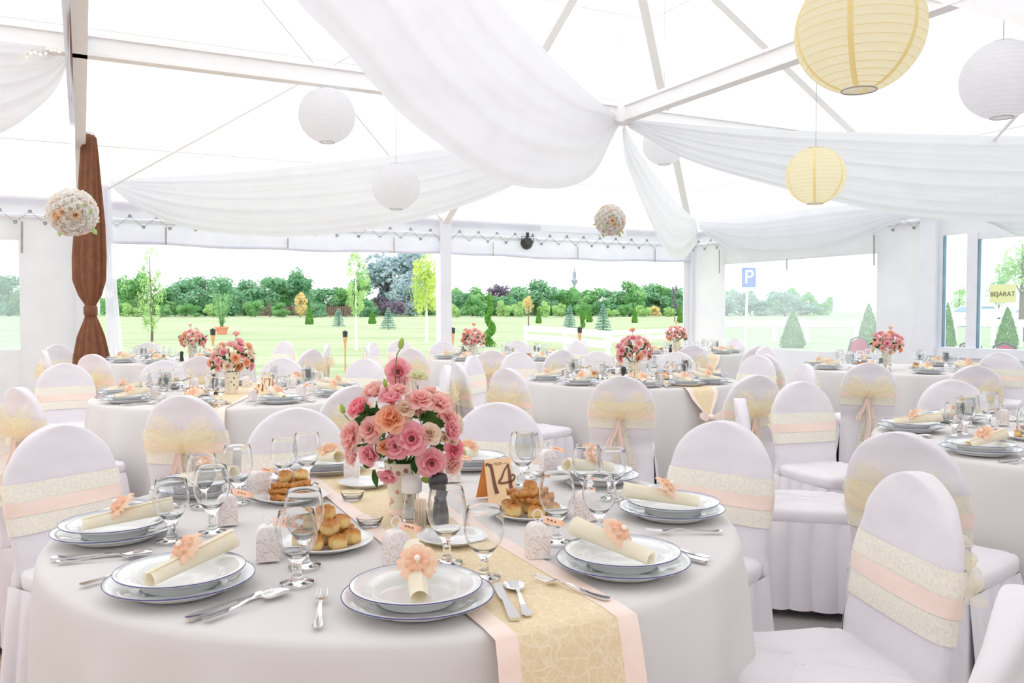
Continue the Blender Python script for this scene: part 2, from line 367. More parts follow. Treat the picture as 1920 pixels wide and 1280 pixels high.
def vase_mat():
    m = NT('vase_decor'); co = m.coords()
    n = m.n('ShaderNodeTexVoronoi', i_Scale=42); m.l(co, n.inputs['Vector'])
    n2 = m.n('ShaderNodeTexNoise', i_Scale=90); m.l(co, n2.inputs['Vector'])
    ad = m.n('ShaderNodeMath', operation='MULTIPLY_ADD'); m.l(n2.outputs['Fac'], ad.inputs[0]); ad.inputs[1].default_value = .5; m.l(n.outputs['Distance'], ad.inputs[2])
    msk = m.ramp(ad.outputs[0], [(.5, (1, 1, 1, 1)), (.55, (0, 0, 0, 1))])
    col = m.ramp(n.outputs['Color'], [(.3, srgb('#7a6040')), (.55, srgb('#e9a39a')), (.8, srgb('#8f9a5a'))])
    mx = m.n('ShaderNodeMix', data_type='RGBA'); m.l(msk.outputs[0], mx.inputs[0]); mx.inputs[6].default_value = srgb('#efe8cf'); m.l(col.outputs[0], mx.inputs[7])
    p = m.n('ShaderNodeBsdfPrincipled', i_Roughness=.25); m.l(mx.outputs[2], p.inputs['Base Color'])
    return m.surf(p.outputs[0])
M['vase'] = vase_mat()
def plank_mat():
    m = NT('oak_look_tiles'); co = m.coords((1, 1, 1), rot=(0, 0, rad(72)))
    br = m.n('ShaderNodeTexBrick', i_Scale=1.0); br.inputs['Brick Width'].default_value = .9; br.inputs['Row Height'].default_value = .3; br.inputs['Mortar Size'].default_value = .004
    br.inputs['Color1'].default_value = srgb('#d9c2ad'); br.inputs['Color2'].default_value = srgb('#cdb29b'); br.inputs['Mortar'].default_value = srgb('#8d7868')
    m.l(co, br.inputs['Vector'])
    co2 = m.coords((1.5, 14, 1), rot=(0, 0, rad(72))); nz = m.n('ShaderNodeTexNoise', i_Scale=3, i_Detail=5); m.l(co2, nz.inputs['Vector'])
    r = m.ramp(nz.outputs['Fac'], [(.3, srgb('#b9a08b')), (.7, srgb('#f2e4d6'))])
    mx = m.n('ShaderNodeMix', data_type='RGBA', blend_type='MULTIPLY', i_0=.55); m.l(br.outputs['Color'], mx.inputs[6]); m.l(r.outputs[0], mx.inputs[7])
    p = m.n('ShaderNodeBsdfPrincipled', i_Roughness=.35); m.l(mx.outputs[2], p.inputs['Base Color'])
    return m.surf(p.outputs[0])
M['plank'] = plank_mat()
M['carpet'] = noise_mat('grey_carpet', '#b3adaf', '#99938f', .95, 120, .6, 250, spec=.1)
def lawn_mat():
    m = NT('mown_grass'); co = m.coords()
    n1 = m.n('ShaderNodeTexNoise', i_Scale=.12, i_Detail=6); m.l(co, n1.inputs['Vector'])
    co2 = m.coords((.15, 1.2, 1)); n2 = m.n('ShaderNodeTexNoise', i_Scale=.8, i_Detail=5); m.l(co2, n2.inputs['Vector'])
    r1 = m.ramp(n1.outputs['Fac'], [(.35, srgb('#8c9e79')), (.65, srgb('#a3b08f'))]); r2 = m.ramp(n2.outputs['Fac'], [(.3, srgb('#82936c')), (.7, srgb('#b0baa0'))])
    mx = m.n('ShaderNodeMix', data_type='RGBA', i_0=.5); m.l(r1.outputs[0], mx.inputs[6]); m.l(r2.outputs[0], mx.inputs[7])
    d = m.n('ShaderNodeBsdfDiffuse'); m.l(mx.outputs[2], d.inputs[0]); return m.surf(d.outputs[0])
M['lawn'] = lawn_mat()
# ------------------------------------------------------------------ the tent
TU, TW = Vector((.891, .454, 0)), Vector((.454, -.891, 0)); TB = Vector((-1.09, 13.5, 0))
def T(u, w, z=0): return TB+TU*u+TW*w+Vector((0, 0, z))
ZE, ZR, ZT = 2.87, 5.8, 3.43
rz_u = math.atan2(TU.y, TU.x)
def u_at(px, w=0):       # along the back wall
    r = (px-960)/FPX; p = T(0, w)
    return (r*p.y-p.x)/(TU.x-r*TU.y)
def w_at(px, u=5):       # along the end wall
    r = (px-960)/FPX; p = T(u, 0)
    return (r*p.y-p.x)/(TW.x-r*TW.y)

# floor
fl = MB(); fl.add([T(-22, 0, -.006), T(5, 0, -.006), T(5, 22, -.006), T(-22, 22, -.006)], [(0, 3, 2, 1)])
fl.add([T(-22, 0, -.05), T(5, 0, -.05), T(5, 22, -.05), T(-22, 22, -.05)], [(0, 1, 2, 3)])
floor = struct('floor', fl.mesh('floor', M['plank'], 0))
carpet_pts = [(.35, -1), (7.0, -1), (6.6, 9.2), (5.2, 11.2), (3.3, 14.6), (.35, 13.2)]
cpm = MB(); k = len(carpet_pts)
cpm.add([(x, y, -.0055) for x, y in carpet_pts]+[(x, y, -.0006) for x, y in carpet_pts], [tuple(range(k, 2*k))]+[(i, (i+1) % k, k+(i+1) % k, k+i) for i in range(k)])
tag(obj('carpet', cpm.mesh('carpet', M['carpet'], 0)), 'dark grey carpet laid under the tables on the tent floor', 'carpet')

# roof membrane
rf = MB()
def quad(m, a, b, c, d, n=10):
    a, b, c, d = map(Vector, (a, b, c, d))
    m.grid(lambda s, t: (a*(1-s)+b*s)*(1-t)+(d*(1-s)+c*s)*t, n, n)
quad(rf, T(-22, -.25, ZE-.12), T(0, -.25, ZE-.12), T(0, 5, ZR), T(-22, 5, ZR))
rf.add([T(0, -.25, ZE-.12), T(5.25, -.25, ZE-.12), T(0, 5, ZR)], [(0, 1, 2)])
rf.add([T(5.25, -.25, ZE-.12), T(5.25, 10, ZE-.12), T(0, 5, ZR)], [(0, 1, 2)])
rf.add([T(5.25, 10, ZE-.12), T(0, 10, ZE-.12), T(0, 5, ZR)], [(0, 1, 2)])
quad(rf, T(-22, 5, ZR), T(0, 5, ZR), T(0, 10, ZE-.12), T(-22, 10, ZE-.12))
ceil = struct('ceiling', rf.mesh('roof_membrane', M['roof'], 30))
r2 = MB(); quad(r2, T(-22, 10, ZE-.12), T(5.25, 10, ZE-.12), T(5.25, 15, ZR), T(-22, 15, ZR)); quad(r2, T(-22, 15, ZR), T(5.25, 15, ZR), T(5.25, 21, ZE-.12), T(-22, 21, ZE-.12))  # unseen roof bay over the camera, added for light control
r2.add([T(5.25, 10, ZE-.12), T(5.25, 15, ZR), T(5.25, 21, ZE-.12)], [(0, 1, 2)]); r2.add([T(-22, 10, ZE-.12), T(-22, 15, ZR), T(-22, 21, ZE-.12)], [(0, 2, 1)])  # gable ends added to shut out side light
struct('roof_bay_unseen', r2.mesh('roof_bay_unseen', M['roof_dimmed'], 30), ceil)
def cpart(name, m, mat): return struct(name, m.mesh(name, mat, 40), ceil)
def roofz(u, w):
    w = w if w <= 5 else 10-w
    z = ZE+(ZR-ZE)*w/5
    if u > 0: z = min(z, ZE+(ZR-ZE)*(5-u)/5)
    return z
AP = T(0, 5, ZR-.15)
for a in (T(0, 0, ZE-.1), T(5, 0, ZE-.1), T(5, 5, ZE-.1), T(5, 10, ZE-.1), T(0, 10, ZE-.1)):
    cpart('rafter', MB().beam(a, AP, .11, .17), M['frame'])
for u in (-5.15, -10.3, -15.4):
    cpart('rafter', MB().beam(T(u, 0, ZE-.1), T(u, 5, ZR-.15), .11, .17), M['frame'])
    cpart('rafter', MB().beam(T(u, 10, ZE-.1), T(u, 5, ZR-.15), .11, .17), M['frame'])
for a, b in ((T(-22, 5, ZT), T(4.0, 5, ZT)), (T(0, 1.0, ZT), T(0, 9.0, ZT)), (T(-5.15, 1.0, ZT), T(-5.15, 9.0, ZT))):
    m = MB().beam(a, b, .07, .15); m.beam(a+Vector((0, 0, -.075)), b+Vector((0, 0, -.075)), .12, .025); m.beam(a+Vector((0, 0, .075)), b+Vector((0, 0, .075)), .12, .025)
    cpart('tie_beam', m, M['frame'])
cpart('king_rod', MB().tube([T(0, 5, ZT+.05), T(0, 5, ZT+.45), T(0, 5, ZT+.46), T(0, 5, ZR-.2)], [.045, .035, .012, .012]), M['frame_white'])
cpart('hub_plate', MB().lathe([(0, .1), (.12, .1), (.12, -.1), (0, -.1)], 16, T(0, 5, ZT)), M['frame'])
# curtain track under the tie beam at the brown curtain
cpart('curtain_track', MB().beam(T(-5.22, .9, ZT-.12), T(-5.22, 8, ZT-.12), .05, .04), M['chrome'])
def rp(u, w, d=.18): return T(u, w, roofz(u, w)-d)
for a, b in (((-5.1, .15), (-.1, 4.9)), ((-.1, .15), (-5.1, 4.9)), ((5-.1, 5.1), (.1, 9.6)), ((4.9, 4.9), (2.2, 9.4))):
    cpart('brace_cable', MB().tube([rp(*a), rp(*b)], .014, 6), M['frame'])
# membrane seams
seam = MB()
for t in (.18, .5, .74):
    w = 5*t
    seam.tube([rp(-22, w, .02), rp(0, w, .02)], .010, 5); seam.tube([rp(0, w, .02), rp(5-w, w, .02)], .010, 5); seam.tube([rp(5-w, w, .02), rp(5-w, 10-w, .02)], .010, 5)
cpart('roof_seam', seam, M['frame'])

# walls
def post(parent, p, w=.17, z1=ZE-.05):
    m = MB(); Mx = Matrix.Rotation(rz_u, 3, 'Z'); m.box((p.x, p.y, z1/2), (w, w, z1), Mx)
    return struct('post', m.mesh('post', M['frame_white'], 0), parent)
wb = struct('wall_back'); we = struct('wall_right'); wl = struct('wall_left')
def lacing(parent, P, Q, z=2.55, drop=True):
    """roof edge band, upper band, rail, zig-zag rope through eyelets, and hanging valance of one bay"""
    P, Q = Vector(P), Vector(Q); L = (Q-P).length; d = (Q-P).normalized(); nrm = Vector((d.y, -d.x, 0))
    if nrm.dot(Vector((0, 0, 0))-P) < 0: nrm = -nrm                       # towards the camera
    up = Vector((0, 0, 1))
    struct('eaves_beam', MB().beam(P+up*(ZE-.12), Q+up*(ZE-.12), .1, .12).mesh('eaves_beam', M['frame_white'], 0), parent)
    struct('upper_band', MB().grid(lambda s, t: P+d*L*s+up*(2.78-.2*t)+nrm*(.05+.015*math.sin(s*9)*t), 24, 4).mesh('upper_band', M['valance']), parent)
    struct('lacing_rail', MB().tube([P+up*z+nrm*.02, Q+up*z+nrm*.02], .03, 10).mesh('lacing_rail', M['frame_white']), parent)
    n = max(4, int(L/.17)); pts = []
    ey = MB()
    for i in range(n+1):
        q = P+d*(L*(i+.5)/(n+1))+nrm*.06+up*(z+(.07 if i % 2 else -.075)); pts.append(q)
        ring = [q+(d*math.cos(a)+up*math.sin(a))*.017 for a in np.linspace(0, 2*PI, 9)]
        ey.tube(ring, .006, 5)
    struct('rope_lacing', MB().tube(pts, .005, 5).mesh('rope_lacing', M['rope']), parent)
    struct('eyelet_rim', ey.mesh('eyelet_rim', M['eyelet']), parent)
    if drop:
        struct('valance', MB().grid(lambda s, t: P+d*L*s+up*(z-.03-(.24+.035*math.sin(s*PI)+.008*math.sin(s*23))*t)+nrm*(.04+.03*math.sin(t*3)+.012*math.sin(s*17+t)), 50, 6).mesh('valance', M['valance']), parent)
        roll = [P+d*L*s+up*(z-.27-.035*math.sin(s*PI)-.008*math.sin(s*23))+nrm*.05 for s in np.linspace(0, 1, 40)]
        struct('rolled_hem', MB().tube(roll, .022, 8).mesh('rolled_hem', M['valance']), parent)
A0, B0, C0, D0, E0 = T(-5.15, 0), T(0, 0), T(5, 0), T(5, 5), T(5, 10)
lacing(wb, A0, B0); lacing(wb, B0, C0)
lacing(wl, T(-12, 0), A0, drop=False)
lacing(we, C0, D0, drop=False)
post(wb, A0); post(wb, B0, .19); post(wb, C0); post(we, D0, .24)
def panel(parent, P, d, s0, s1, z0, z1, off=0, mat='panel', name='wall_panel', th=.03):
    m = MB(); c = P+d*((s0+s1)/2); a = math.atan2(d.y, d.x)
    n = Vector((d.y, -d.x, 0)); n = n if n.dot(-P) > 0 else -n
    m.box(c+Vector((0, 0, (z0+z1)/2))+n*off, (s1-s0, th, z1-z0), Matrix.Rotation(a, 3, 'Z'))
    return struct(name, m.mesh(name, M[mat], 0), parent)
# left of the brown curtain: tarpaulin wall with a cloudy window
uw = u_at(38)
panel(wl, B0, TU, uw, -5.15, 0, 2.52); panel(wl, B0, TU, -12, uw, 0, .85); panel(wl, B0, TU, -12, uw, 2.25, 2.52); panel(wl, B0, TU, -12, -9.2, .85, 2.25)
w1 = struct('window_1'); panel(w1, B0, TU, -9.2, uw, .85, 2.25, 0, 'pane_haze', 'window_pane', .004)
# end wall, cloudy window between two white panels
wa, wz = w_at(1358), w_at(1644)
panel(we, C0, TW, .0, wa, 0, 2.52); panel(we, C0, TW, wz, 5, 0, 2.52); panel(we, C0, TW, wa, wz, 0, .72); panel(we, C0, TW, wa, wz, 2.17, 2.52)
w2 = struct('window_2'); panel(w2, C0, TW, wa, wz, .72, 2.17, 0, 'pane_haze', 'window_pane', .004)
# white sleeve on the inside of the corner
panel(wb, C0, -TU, .02, .2, 0, 2.5)
# unseen walls added behind the camera to dim the light from there
wf = struct('wall_front_added'); panel(wf, T(0, 21), TU, -22, 5, 0, 2.9, 0, 'wall_dimmer')
panel(wf, T(-22, 0), TW, 0, 21, 0, 2.9, 0, 'wall_dimmer'); panel(we, C0, TW, 9.5, 21, 0, 2.9, 0, 'wall_dimmer')
# glazed door wall past the last post
dr = struct('door_1')
S = [w_at(x) for x in (1758, 1770, 1815, 1835)]
def dp(s0, s1, z0, z1, mat='frame_white', name='door_frame', th=.07, off=0): return panel(dr, C0, TW, s0, s1, z0, z1, off, mat, name, th)
dp(5.0, 9.5, 0, .74, 'frame_white', 'door_panel', .05); dp(5.0, 9.5, .74, .87, 'frame_white', 'door_sill', .12, .02)
dp(S[0]-.05, S[1], .87, 2.34); dp(S[2], S[3], .87, 2.34, th=.1); dp(6.75, 6.9, .87, 2.34)
dp(5.0, 9.5, 2.34, 2.8, 'panel', 'door_header', .05); dp(S[3], 6.75, 2.25, 2.34); dp(6.9, 9.5, 2.25, 2.34)
dp(S[1], S[2], .87, 2.34, 'pane_clear', 'door_pane', .006); dp(S[3], 6.75, .87, 2.25, 'pane_clear', 'door_pane', .006); dp(6.9, 9.5, .87, 2.25, 'pane_clear', 'door_pane', .006)
struct('door_gasket', MB().box(C0+TW*(S[1]+.006)+Vector((0, 0, 1.6))-TU*.02, (.012, .05, 1.46), Matrix.Rotation(math.atan2(TW.y, TW.x), 3, 'Z')).box(C0+TW*(S[3]+.006)+Vector((0, 0, 1.56))-TU*.02, (.012, .05, 1.38), Matrix.Rotation(math.atan2(TW.y, TW.x), 3, 'Z')).mesh('door_gasket', M['car_glass'], 0), dr)
# entrance sign taped on the door glass
def text_mesh(body, size, mat, ext=.0008, align='CENTER'):
    cu = bpy.data.curves.new('lettering', 'FONT'); cu.body = body; cu.size = size; cu.extrude = ext; cu.align_x = align; cu.align_y = 'CENTER'
    t = bpy.data.objects.new('lettering', cu); COL.objects.link(t); bpy.context.view_layer.update()
    me = bpy.data.meshes.new_from_object(t.evaluated_get(bpy.context.evaluated_depsgraph_get()))
    bpy.data.objects.remove(t); me.materials.clear(); me.materials.append(mat); return me
s0, s1 = w_at(1856), w_at(1906); p = C0+TW*((s0+s1)/2)-TU*.02
p.z = pd(1880, 550, p.y).z; hh = 34/FPX*p.y
sg = thing('entrance_sign', 'pale yellow paper sign lettered BEJÁRAT taped on the glazed door', 'sign', p, math.atan2(TW.y, TW.x))
obj('sign_paper', MB().box((0, 0, 0), ((s1-s0), .002, hh)).mesh('sign_paper', M['sign_yellow'], 0), sg)
tm = text_mesh('BEJÁRAT', .082, M['steel_dark']); obj('lettering', tm, sg, (0, -.003, -.01), (PI/2, 0, 0))
# straps hanging from the lacing rail
for i, (px, y0, y1) in enumerate(((42, 417, 475), (310, 427, 459), (537, 447, 466), (735, 445, 473), (920, 455, 481), (1078, 462, 486), (1222, 468, 493), (1357, 468, 512), (1484, 480, 506), (1648, 441, 498))):
    if px < 1300: q = T(u_at(px), 0); nn = TW; par = wl if px < 150 else wb
    else: q = T(5, w_at(px)); nn = -TU; par = we
    a, b = pd(px, y0, q.y), pd(px, y1, q.y)
    struct('strap', MB().beam(a+nn*.1, b+nn*.1, .035, .01).mesh('strap', M['steel_grey'], 0), par)

# spotlight under the rail
us = u_at(981); q = T(us, .15); q.z = pd(981, 455, q.y).z
t = thing('spotlight', 'small black round spotlight clamped under the tent eaves rail', 'spotlight', q, rz_u)
obj('lamp_body', MB().lathe([(0, .06), (.07, .06), (.1, .0), (.1, -.06), (.085, -.065), (.08, -.05), (0, -.05)], 20).mesh('lamp_body', M['black']), t, rot=(rad(75), 0, 0))
lens = MB()
for i in range(3):
    for j in range(1 if i == 0 else i*6):
        a = 2*PI*j/max(1, i*6); lens.lathe([(0, .004), (.01, .0)], 8, (.027*i*math.cos(a), .027*i*math.sin(a), -.05))
obj('lens_dot', lens.mesh('lens_dot', M['glass']), t, rot=(rad(75), 0, 0))
obj('yoke', MB().tube([(-.11, 0, 0), (-.11, 0, .1), (.11, 0, .1), (.11, 0, 0)], .008).box((0, 0, .13), (.04, .04, .08)).mesh('yoke', M['black']), t)

# ------------------------------------------------------------------ outdoors
lw = MB(); lw.grid(lambda s, t: (-160+360*s, 5+160*t, lawn_z(5+160*t)-(.03 if t < .08 else 0)), 40, 30)
lawn = struct('lawn', lw.mesh('lawn', M['lawn']))
# paler path strips across the lawn
def path(x0, y0, x1, y1, w):
    a, b = Vector((x0, y0, 0)), Vector((x1, y1, 0)); d = (b-a).normalized(); nn = Vector((-d.y, d.x, 0))*w/2
    m = MB(); m.grid(lambda s, t: (lambda q: (q.x, q.y, lawn_z(q.y)+.02))(a+(b-a)*s+nn*(2*t-1)), 10, 3)
    return struct('path', m.mesh('path', M['asphalt'], 0))
path(14, 60, 60, 62, 9)

def foliage_mesh(name, kind, seed, n=2600, leaf=.075, blobs=14, shape='round'):
    R = random.Random(seed); m = MB(); cs = []
    for i in range(blobs):
        if shape == 'round':
            a = R.uniform(0, 2*PI); zz = R.uniform(-.75, .72); rr = math.sqrt(max(0, 1-zz*zz))*R.uniform(.15, .72); cs.append((Vector((rr*math.cos(a), rr*math.sin(a), zz)), R.uniform(.25, .45)))
        elif shape == 'airy':
            a = R.uniform(0, 2*PI); zz = R.uniform(-.95, .9); rr = (1-abs(zz))*.5+R.uniform(.1, .45); cs.append((Vector((rr*math.cos(a)*.8, rr*math.sin(a)*.8, zz)), R.uniform(.1, .26)))
    for i in range(n):
        if shape in ('round', 'airy'):
            c, r = R.choice(cs); d = Vector((R.gauss(0, 1), R.gauss(0, 1), R.gauss(0, 1))).normalized(); p = c+d*r*R.uniform(.55, 1.05)
        elif shape == 'cone':
            zz = 1-2*R.random()**.62; rr = (1-zz)/2; rr = (rr**.75)*1.0*R.uniform(.75, 1.02)*(1 if zz > -.85 else .8); a = R.uniform(0, 2*PI); p = Vector((rr*math.cos(a), rr*math.sin(a), zz)); d = Vector((math.cos(a)*.7, math.sin(a)*.7, 1)).normalized()
        elif shape == 'spruce':
            lay = R.randrange(9); f = lay/9; a0 = R.randrange(10)*2*PI/10+lay*.4; q = R.random()**.7; L = (1-f)*.95+.06
            zz = -1+2*f*1.02+.12-q*.1; a = a0+R.gauss(0, .12); p = Vector((q*L*math.cos(a), q*L*math.sin(a), zz+R.uniform(-.05, .05))); d = Vector((R.gauss(0, .6), R.gauss(0, .6), 1)).normalized()
        elif shape == 'spiral':
            t = R.random(); ang = t*2*PI*2.4; w = .55*(1-t)+.18; c = Vector((math.cos(ang)*w*.55, math.sin(ang)*w*.55, -1+2*t)); d = Vector((R.gauss(0, 1), R.gauss(0, 1), R.gauss(0, 1))).normalized(); p = c+Vector((d.x*w*.75, d.y*w*.75, d.z*.15))
        elif shape == 'wisp':
            k = R.randrange(9); a = k*2*PI/9; t = R.random()**.7; p = Vector((math.cos(a)*t*.75+R.gauss(0, .09), math.sin(a)*t*.75+R.gauss(0, .09), -1+2*t*(.75+.25*((k*7) % 9)/9)+R.gauss(0, .05))); d = Vector((math.cos(a), math.sin(a), .8)).normalized()
        d = (d+Vector((R.gauss(0, .5), R.gauss(0, .5), R.gauss(0, .5)))).normalized()
        a = d.orthogonal().normalized(); b = d.cross(a); th = R.uniform(0, PI); s = leaf*R.uniform(.6, 1.3)
        e1 = (a*math.cos(th)+b*math.sin(th))*s; e2 = (b*math.cos(th)-a*math.sin(th))*s*.6
        m.add([p-e1, p-e2, p+e1, p+e2], [(0, 1, 2, 3)])
    return m.mesh(name, LEAF[kind], 0)
_fc = {}
def fol(kind, shape, var=0, **kw):
    k = (kind, shape, var)
    if k not in _fc: _fc[k] = foliage_mesh('foliage', kind, hash((shape, var)) % 999 if False else len(_fc)+3, shape=shape, **kw)
    return _fc[k]
def trunk_mesh(h, r, bend=0, branches=0, seed=0, z0=.3):
    R = random.Random(seed); m = MB()
    pts = [(bend*math.sin(t*5), bend*.5*math.sin(t*3+1), h*t) for t in np.linspace(0, 1, 9)]
    m.tube(pts, [r*(1-.75*t) for t in np.linspace(0, 1, 9)], 7)
    for i in range(branches):
        z = h*R.uniform(z0, .9); a = R.uniform(0, 2*PI); L = h*.22*(1.1-z/h)+.15*h*.3
        m.tube([(0, 0, z), (math.cos(a)*L*.5, math.sin(a)*L*.5, z+L*.45), (math.cos(a)*L, math.sin(a)*L, z+L*.9)], [r*.35, r*.2, r*.08], 5)
    return m.mesh('trunk', M['bark'])
_tc = {}
def tree(name, label, px, ybase, ytop, wpx, kind, shape='round', depth=None, var=0, trunk=.18, bark='bark', group=None, cat='tree', crown_lo=.12, branches=0, bend=0, **kw):
    b = pl(px, ybase) if depth is None else pd(px, ybase, depth)
    if depth is not None: b.z = lawn_z(depth)
    top = pd(px, ytop, b.y); H = top.z-b.z; w = wpx/FPX*b.y/2
    t = thing(name, label, cat, b, random.uniform(0, 6.28), group)
    z0 = H*crown_lo
    obj('foliage', fol(kind, shape, var, **kw), t, (0, 0, (H+z0)/2), None, (w, w, (H-z0)/2))
    if trunk:
        tm = trunk_mesh(H*.9, trunk, bend, branches, px, crown_lo+.05); 
        if bark != 'bark': tm.materials.clear(); tm.materials.append(M[bark])
        obj('trunk', tm, t)
    return t
GT = 'trees of the far treeline'
line = [ # px, top, width, kind
 (222, 528, 60, 'mid'), (250, 512, 66, 'mid'), (340, 528, 80, 'dark'), (378, 522, 70, 'dark'), (415, 514, 72, 'dark'), (452, 528, 70, 'dark'), (492, 522, 76, 'dark'), (530, 530, 66, 'mid'), (558, 508, 62, 'dark'), (602, 544, 60, 'dark'), (640, 540, 54, 'mid'), (668, 528, 64, 'mid'),
 (738, 470, 120, 'blue'), (716, 518, 62, 'purple'), (765, 512, 74, 'blue'),
 (858, 552, 56, 'dark'), (886, 540, 54, 'mid'), (912, 556, 46, 'mid'), (936, 536, 54, 'purple'), (968, 538, 66, 'dark'), (1004, 528, 74, 'dark'), (1044, 540, 70, 'mid'), (1080, 544, 66, 'dark'), (1112, 546, 66, 'mid'), (1148, 548, 66, 'dark'), (1184, 528, 60, 'mid'), (1214, 538, 66, 'dark'), (1240, 534, 60, 'mid'), (1272, 538, 66, 'dark'),
 (300, 540, 60, 'mid'), (4, 520, 60, 'dark'), (36, 545, 46, 'light'), (1368, 545, 60, 'haze'), (1400, 548, 44, 'haze'), (1478, 545, 56, 'haze'), (1510, 566, 60, 'haze'), (1440, 568, 60, 'haze')]
what = {'dark': 'deep green', 'mid': 'mid green', 'blue': 'silvery blue-grey', 'purple': 'dusky purple', 'haze': 'pale hazy', 'light': 'light green'}
where = [(0, 50, 'seen through the cloudy window beside the brown curtain'), (50, 345, 'just beside the slim young tree in the lawn'), (345, 465, 'behind the terracotta potted plant'), (465, 610, 'behind the far brown fence'), (610, 830, 'behind the white birch trunk'), (830, 960, 'behind the spiral topiary'), (960, 1060, 'behind the small yellow tree'), (1060, 1170, 'below the distant water tower'), (1170, 1300, 'beside the slim dark young tree'), (1300, 1700, 'seen through the cloudy window behind the parking sign')]
rank = ['first', 'second', 'third', 'fourth', 'fifth', 'sixth']
cnt = {}
for i, (px, ty, wp, kd) in enumerate(sorted(line)):
    wh = next(c for a, b, c in where if a <= px < b); key = (kd, wh); cnt[key] = cnt.get(key, 0)+1
    n_same = sum(1 for q in line if q[3] == kd and next(c for a, b, c in where if a <= q[0] < b) == wh)
    pre = (rank[cnt[key]-1]+' from left, ') if n_same > 1 else ''
    tree('tree', f'{pre}{what[kd]} leafy tree {wh}', px, 0, ty-5, wp*1.3, kd, depth=random.uniform(108, 122), var=i % 3, trunk=.2, group=GT, crown_lo=.02)
m = MB(); Ru = random.Random(3)
for i in range(22000):
    px = Ru.uniform(190, 1300) if Ru.random() < .88 else Ru.choice([Ru.uniform(-20, 60), Ru.uniform(1340, 1560)]); y = 123+Ru.uniform(-1.5, 1.5)
    h = (2.7+.8*math.sin(px*.06)+.5*math.sin(px*.17+1))*Ru.random()**.7; q = pd(px, 590, y); c = Vector((q.x, y, lawn_z(y)+h))
    a = Vector((Ru.gauss(0, 1), Ru.gauss(0, .4), Ru.gauss(0, 1))).normalized()*.34; b = Vector((-a.z, Ru.gauss(0, .1), a.x))*.6
    m.add([c-a, c-b, c+a, c+b], [(0, 1, 2, 3)])
tag(obj('undergrowth', m.mesh('undergrowth', LEAF['mid'], 0)), 'dense dark green undergrowth filling the foot of the treeline', 'undergrowth', None, 'stuff')
# lower shrubs in front of the treeline
shr = [(238, 566, 40, 'light'), (300, 572, 34, 'mid'), (345, 568, 50, 'mid'), (395, 562, 44, 'light'), (470, 560, 46, 'mid'), (520, 566, 44, 'mid'), (560, 550, 36, 'autumn'), (590, 566, 46, 'dark'), (690, 562, 50, 'dark'), (735, 560, 50, 'purple'), (852, 568, 30, 'light'), (896, 556, 40, 'mid'), (945, 560, 34, 'light'), (972, 562, 30, 'light'), (1022, 562, 34, 'light'), (1050, 566, 34, 'light'), (1095, 566, 40, 'mid'), (1148, 576, 34, 'light'), (1175, 568, 36, 'mid'), (1210, 570, 34, 'light'), (1232, 574, 30, 'autumn'), (1258, 574, 32, 'light')]
cnt = {}
for i, (px, ty, wp, kd) in enumerate(shr):
    kn = {'light': 'light green', 'mid': 'mid green', 'dark': 'deep green', 'autumn': 'yellowing', 'purple': 'purplish'}[kd]
    wh = next(c for a, b, c in where if a <= px < b); key = (kn, wh); cnt[key] = cnt.get(key, 0)+1
    n_same = sum(1 for q in shr if q[3] == kd and next(c for a, b, c in where if a <= q[0] < b) == wh)
    pre = (rank[cnt[key]-1]+' from left, ') if n_same > 1 else ''
    tree('shrub', f'{pre}low {kn} shrub {wh}', px, 0, ty, wp, kd, depth=random.uniform(100, 106), var=i % 2, trunk=0, group='shrubs along the treeline', cat='shrub', crown_lo=0, n=1500, leaf=.1)
# single trees standing in the lawn
tree('young_tree', 'slim young tree with dark trunk and airy light leaves behind the curtain table', 284, 640, 462, 66, 'light', 'airy', trunk=.055, crown_lo=.1, branches=9, bend=.04, n=2200, leaf=.034, blobs=60)
tree('birch_tree', 'thin white-trunked birch with pale loose crown on the mown lawn', 668, 656, 474, 66, 'light', 'airy', trunk=.05, bark='birch_bark', crown_lo=.38, var=1, n=2400, leaf=.045, blobs=50)
tree('birch_tree', 'leafy yellow-green birch beside the white tent post', 800, 640, 470, 66, 'yellow', 'round', trunk=.06, bark='birch_bark', crown_lo=.3, var=1, n=2600, leaf=.06, blobs=30)
for px, yb, yt, wp, lab in ((580, 608, 571, 18, 'behind the white birch trunk, further from the tent'), (698, 607, 580, 17, 'on the lawn between two blue spruces'), (1010, 606, 575, 13, 'below the small yellow tree'), (1105, 604, 574, 14, 'half behind the columnar yew'), (1190, 605, 575, 13, 'alone in mid lawn right of the water tower'), (1275, 605, 573, 13, 'close to the white corner panel')):
    tree('thuja', 'small dark green conical thuja '+lab, px, yb, yt, wp, 'thuja', 'cone', trunk=0, crown_lo=0, group='small thujas on the lawn', cat='thuja', n=2200, leaf=.1)
for px, yb, yt, wp, lab in ((635, 612, 578, 26, 'left of the thin white birch trunk'), (728, 617, 577, 32, 'between thuja and yellow-green birch'), (1068, 617, 573, 30, 'behind the first white fence rail'), (1131, 623, 570, 36, 'behind the white fence gate post')):
    tree('blue_spruce', 'small bluish spruce with open branches '+lab, px, yb, yt, wp, 'spruce', 'spruce', trunk=.04, crown_lo=.05, group='blue spruces on the lawn', cat='spruce', n=2200, leaf=.09)
tree('spiral_topiary', 'green conifer clipped into a spiral beyond the open tent side', 918, 650, 556, 34, 'thuja', 'spiral', trunk=.03, crown_lo=.03, cat='topiary', n=3000, leaf=.08)
tree('yew', 'narrow dark columnar yew behind the white ranch fence', 1093, 620, 573, 17, 'thuja', 'round', trunk=0, crown_lo=0, cat='shrub', var=2, n=1500, leaf=.1)
tree('young_tree', 'small yellowing young tree by itself on the lawn', 991, 610, 551, 24, 'autumn', 'round', trunk=.05, crown_lo=.35, var=3, n=900, leaf=.1)
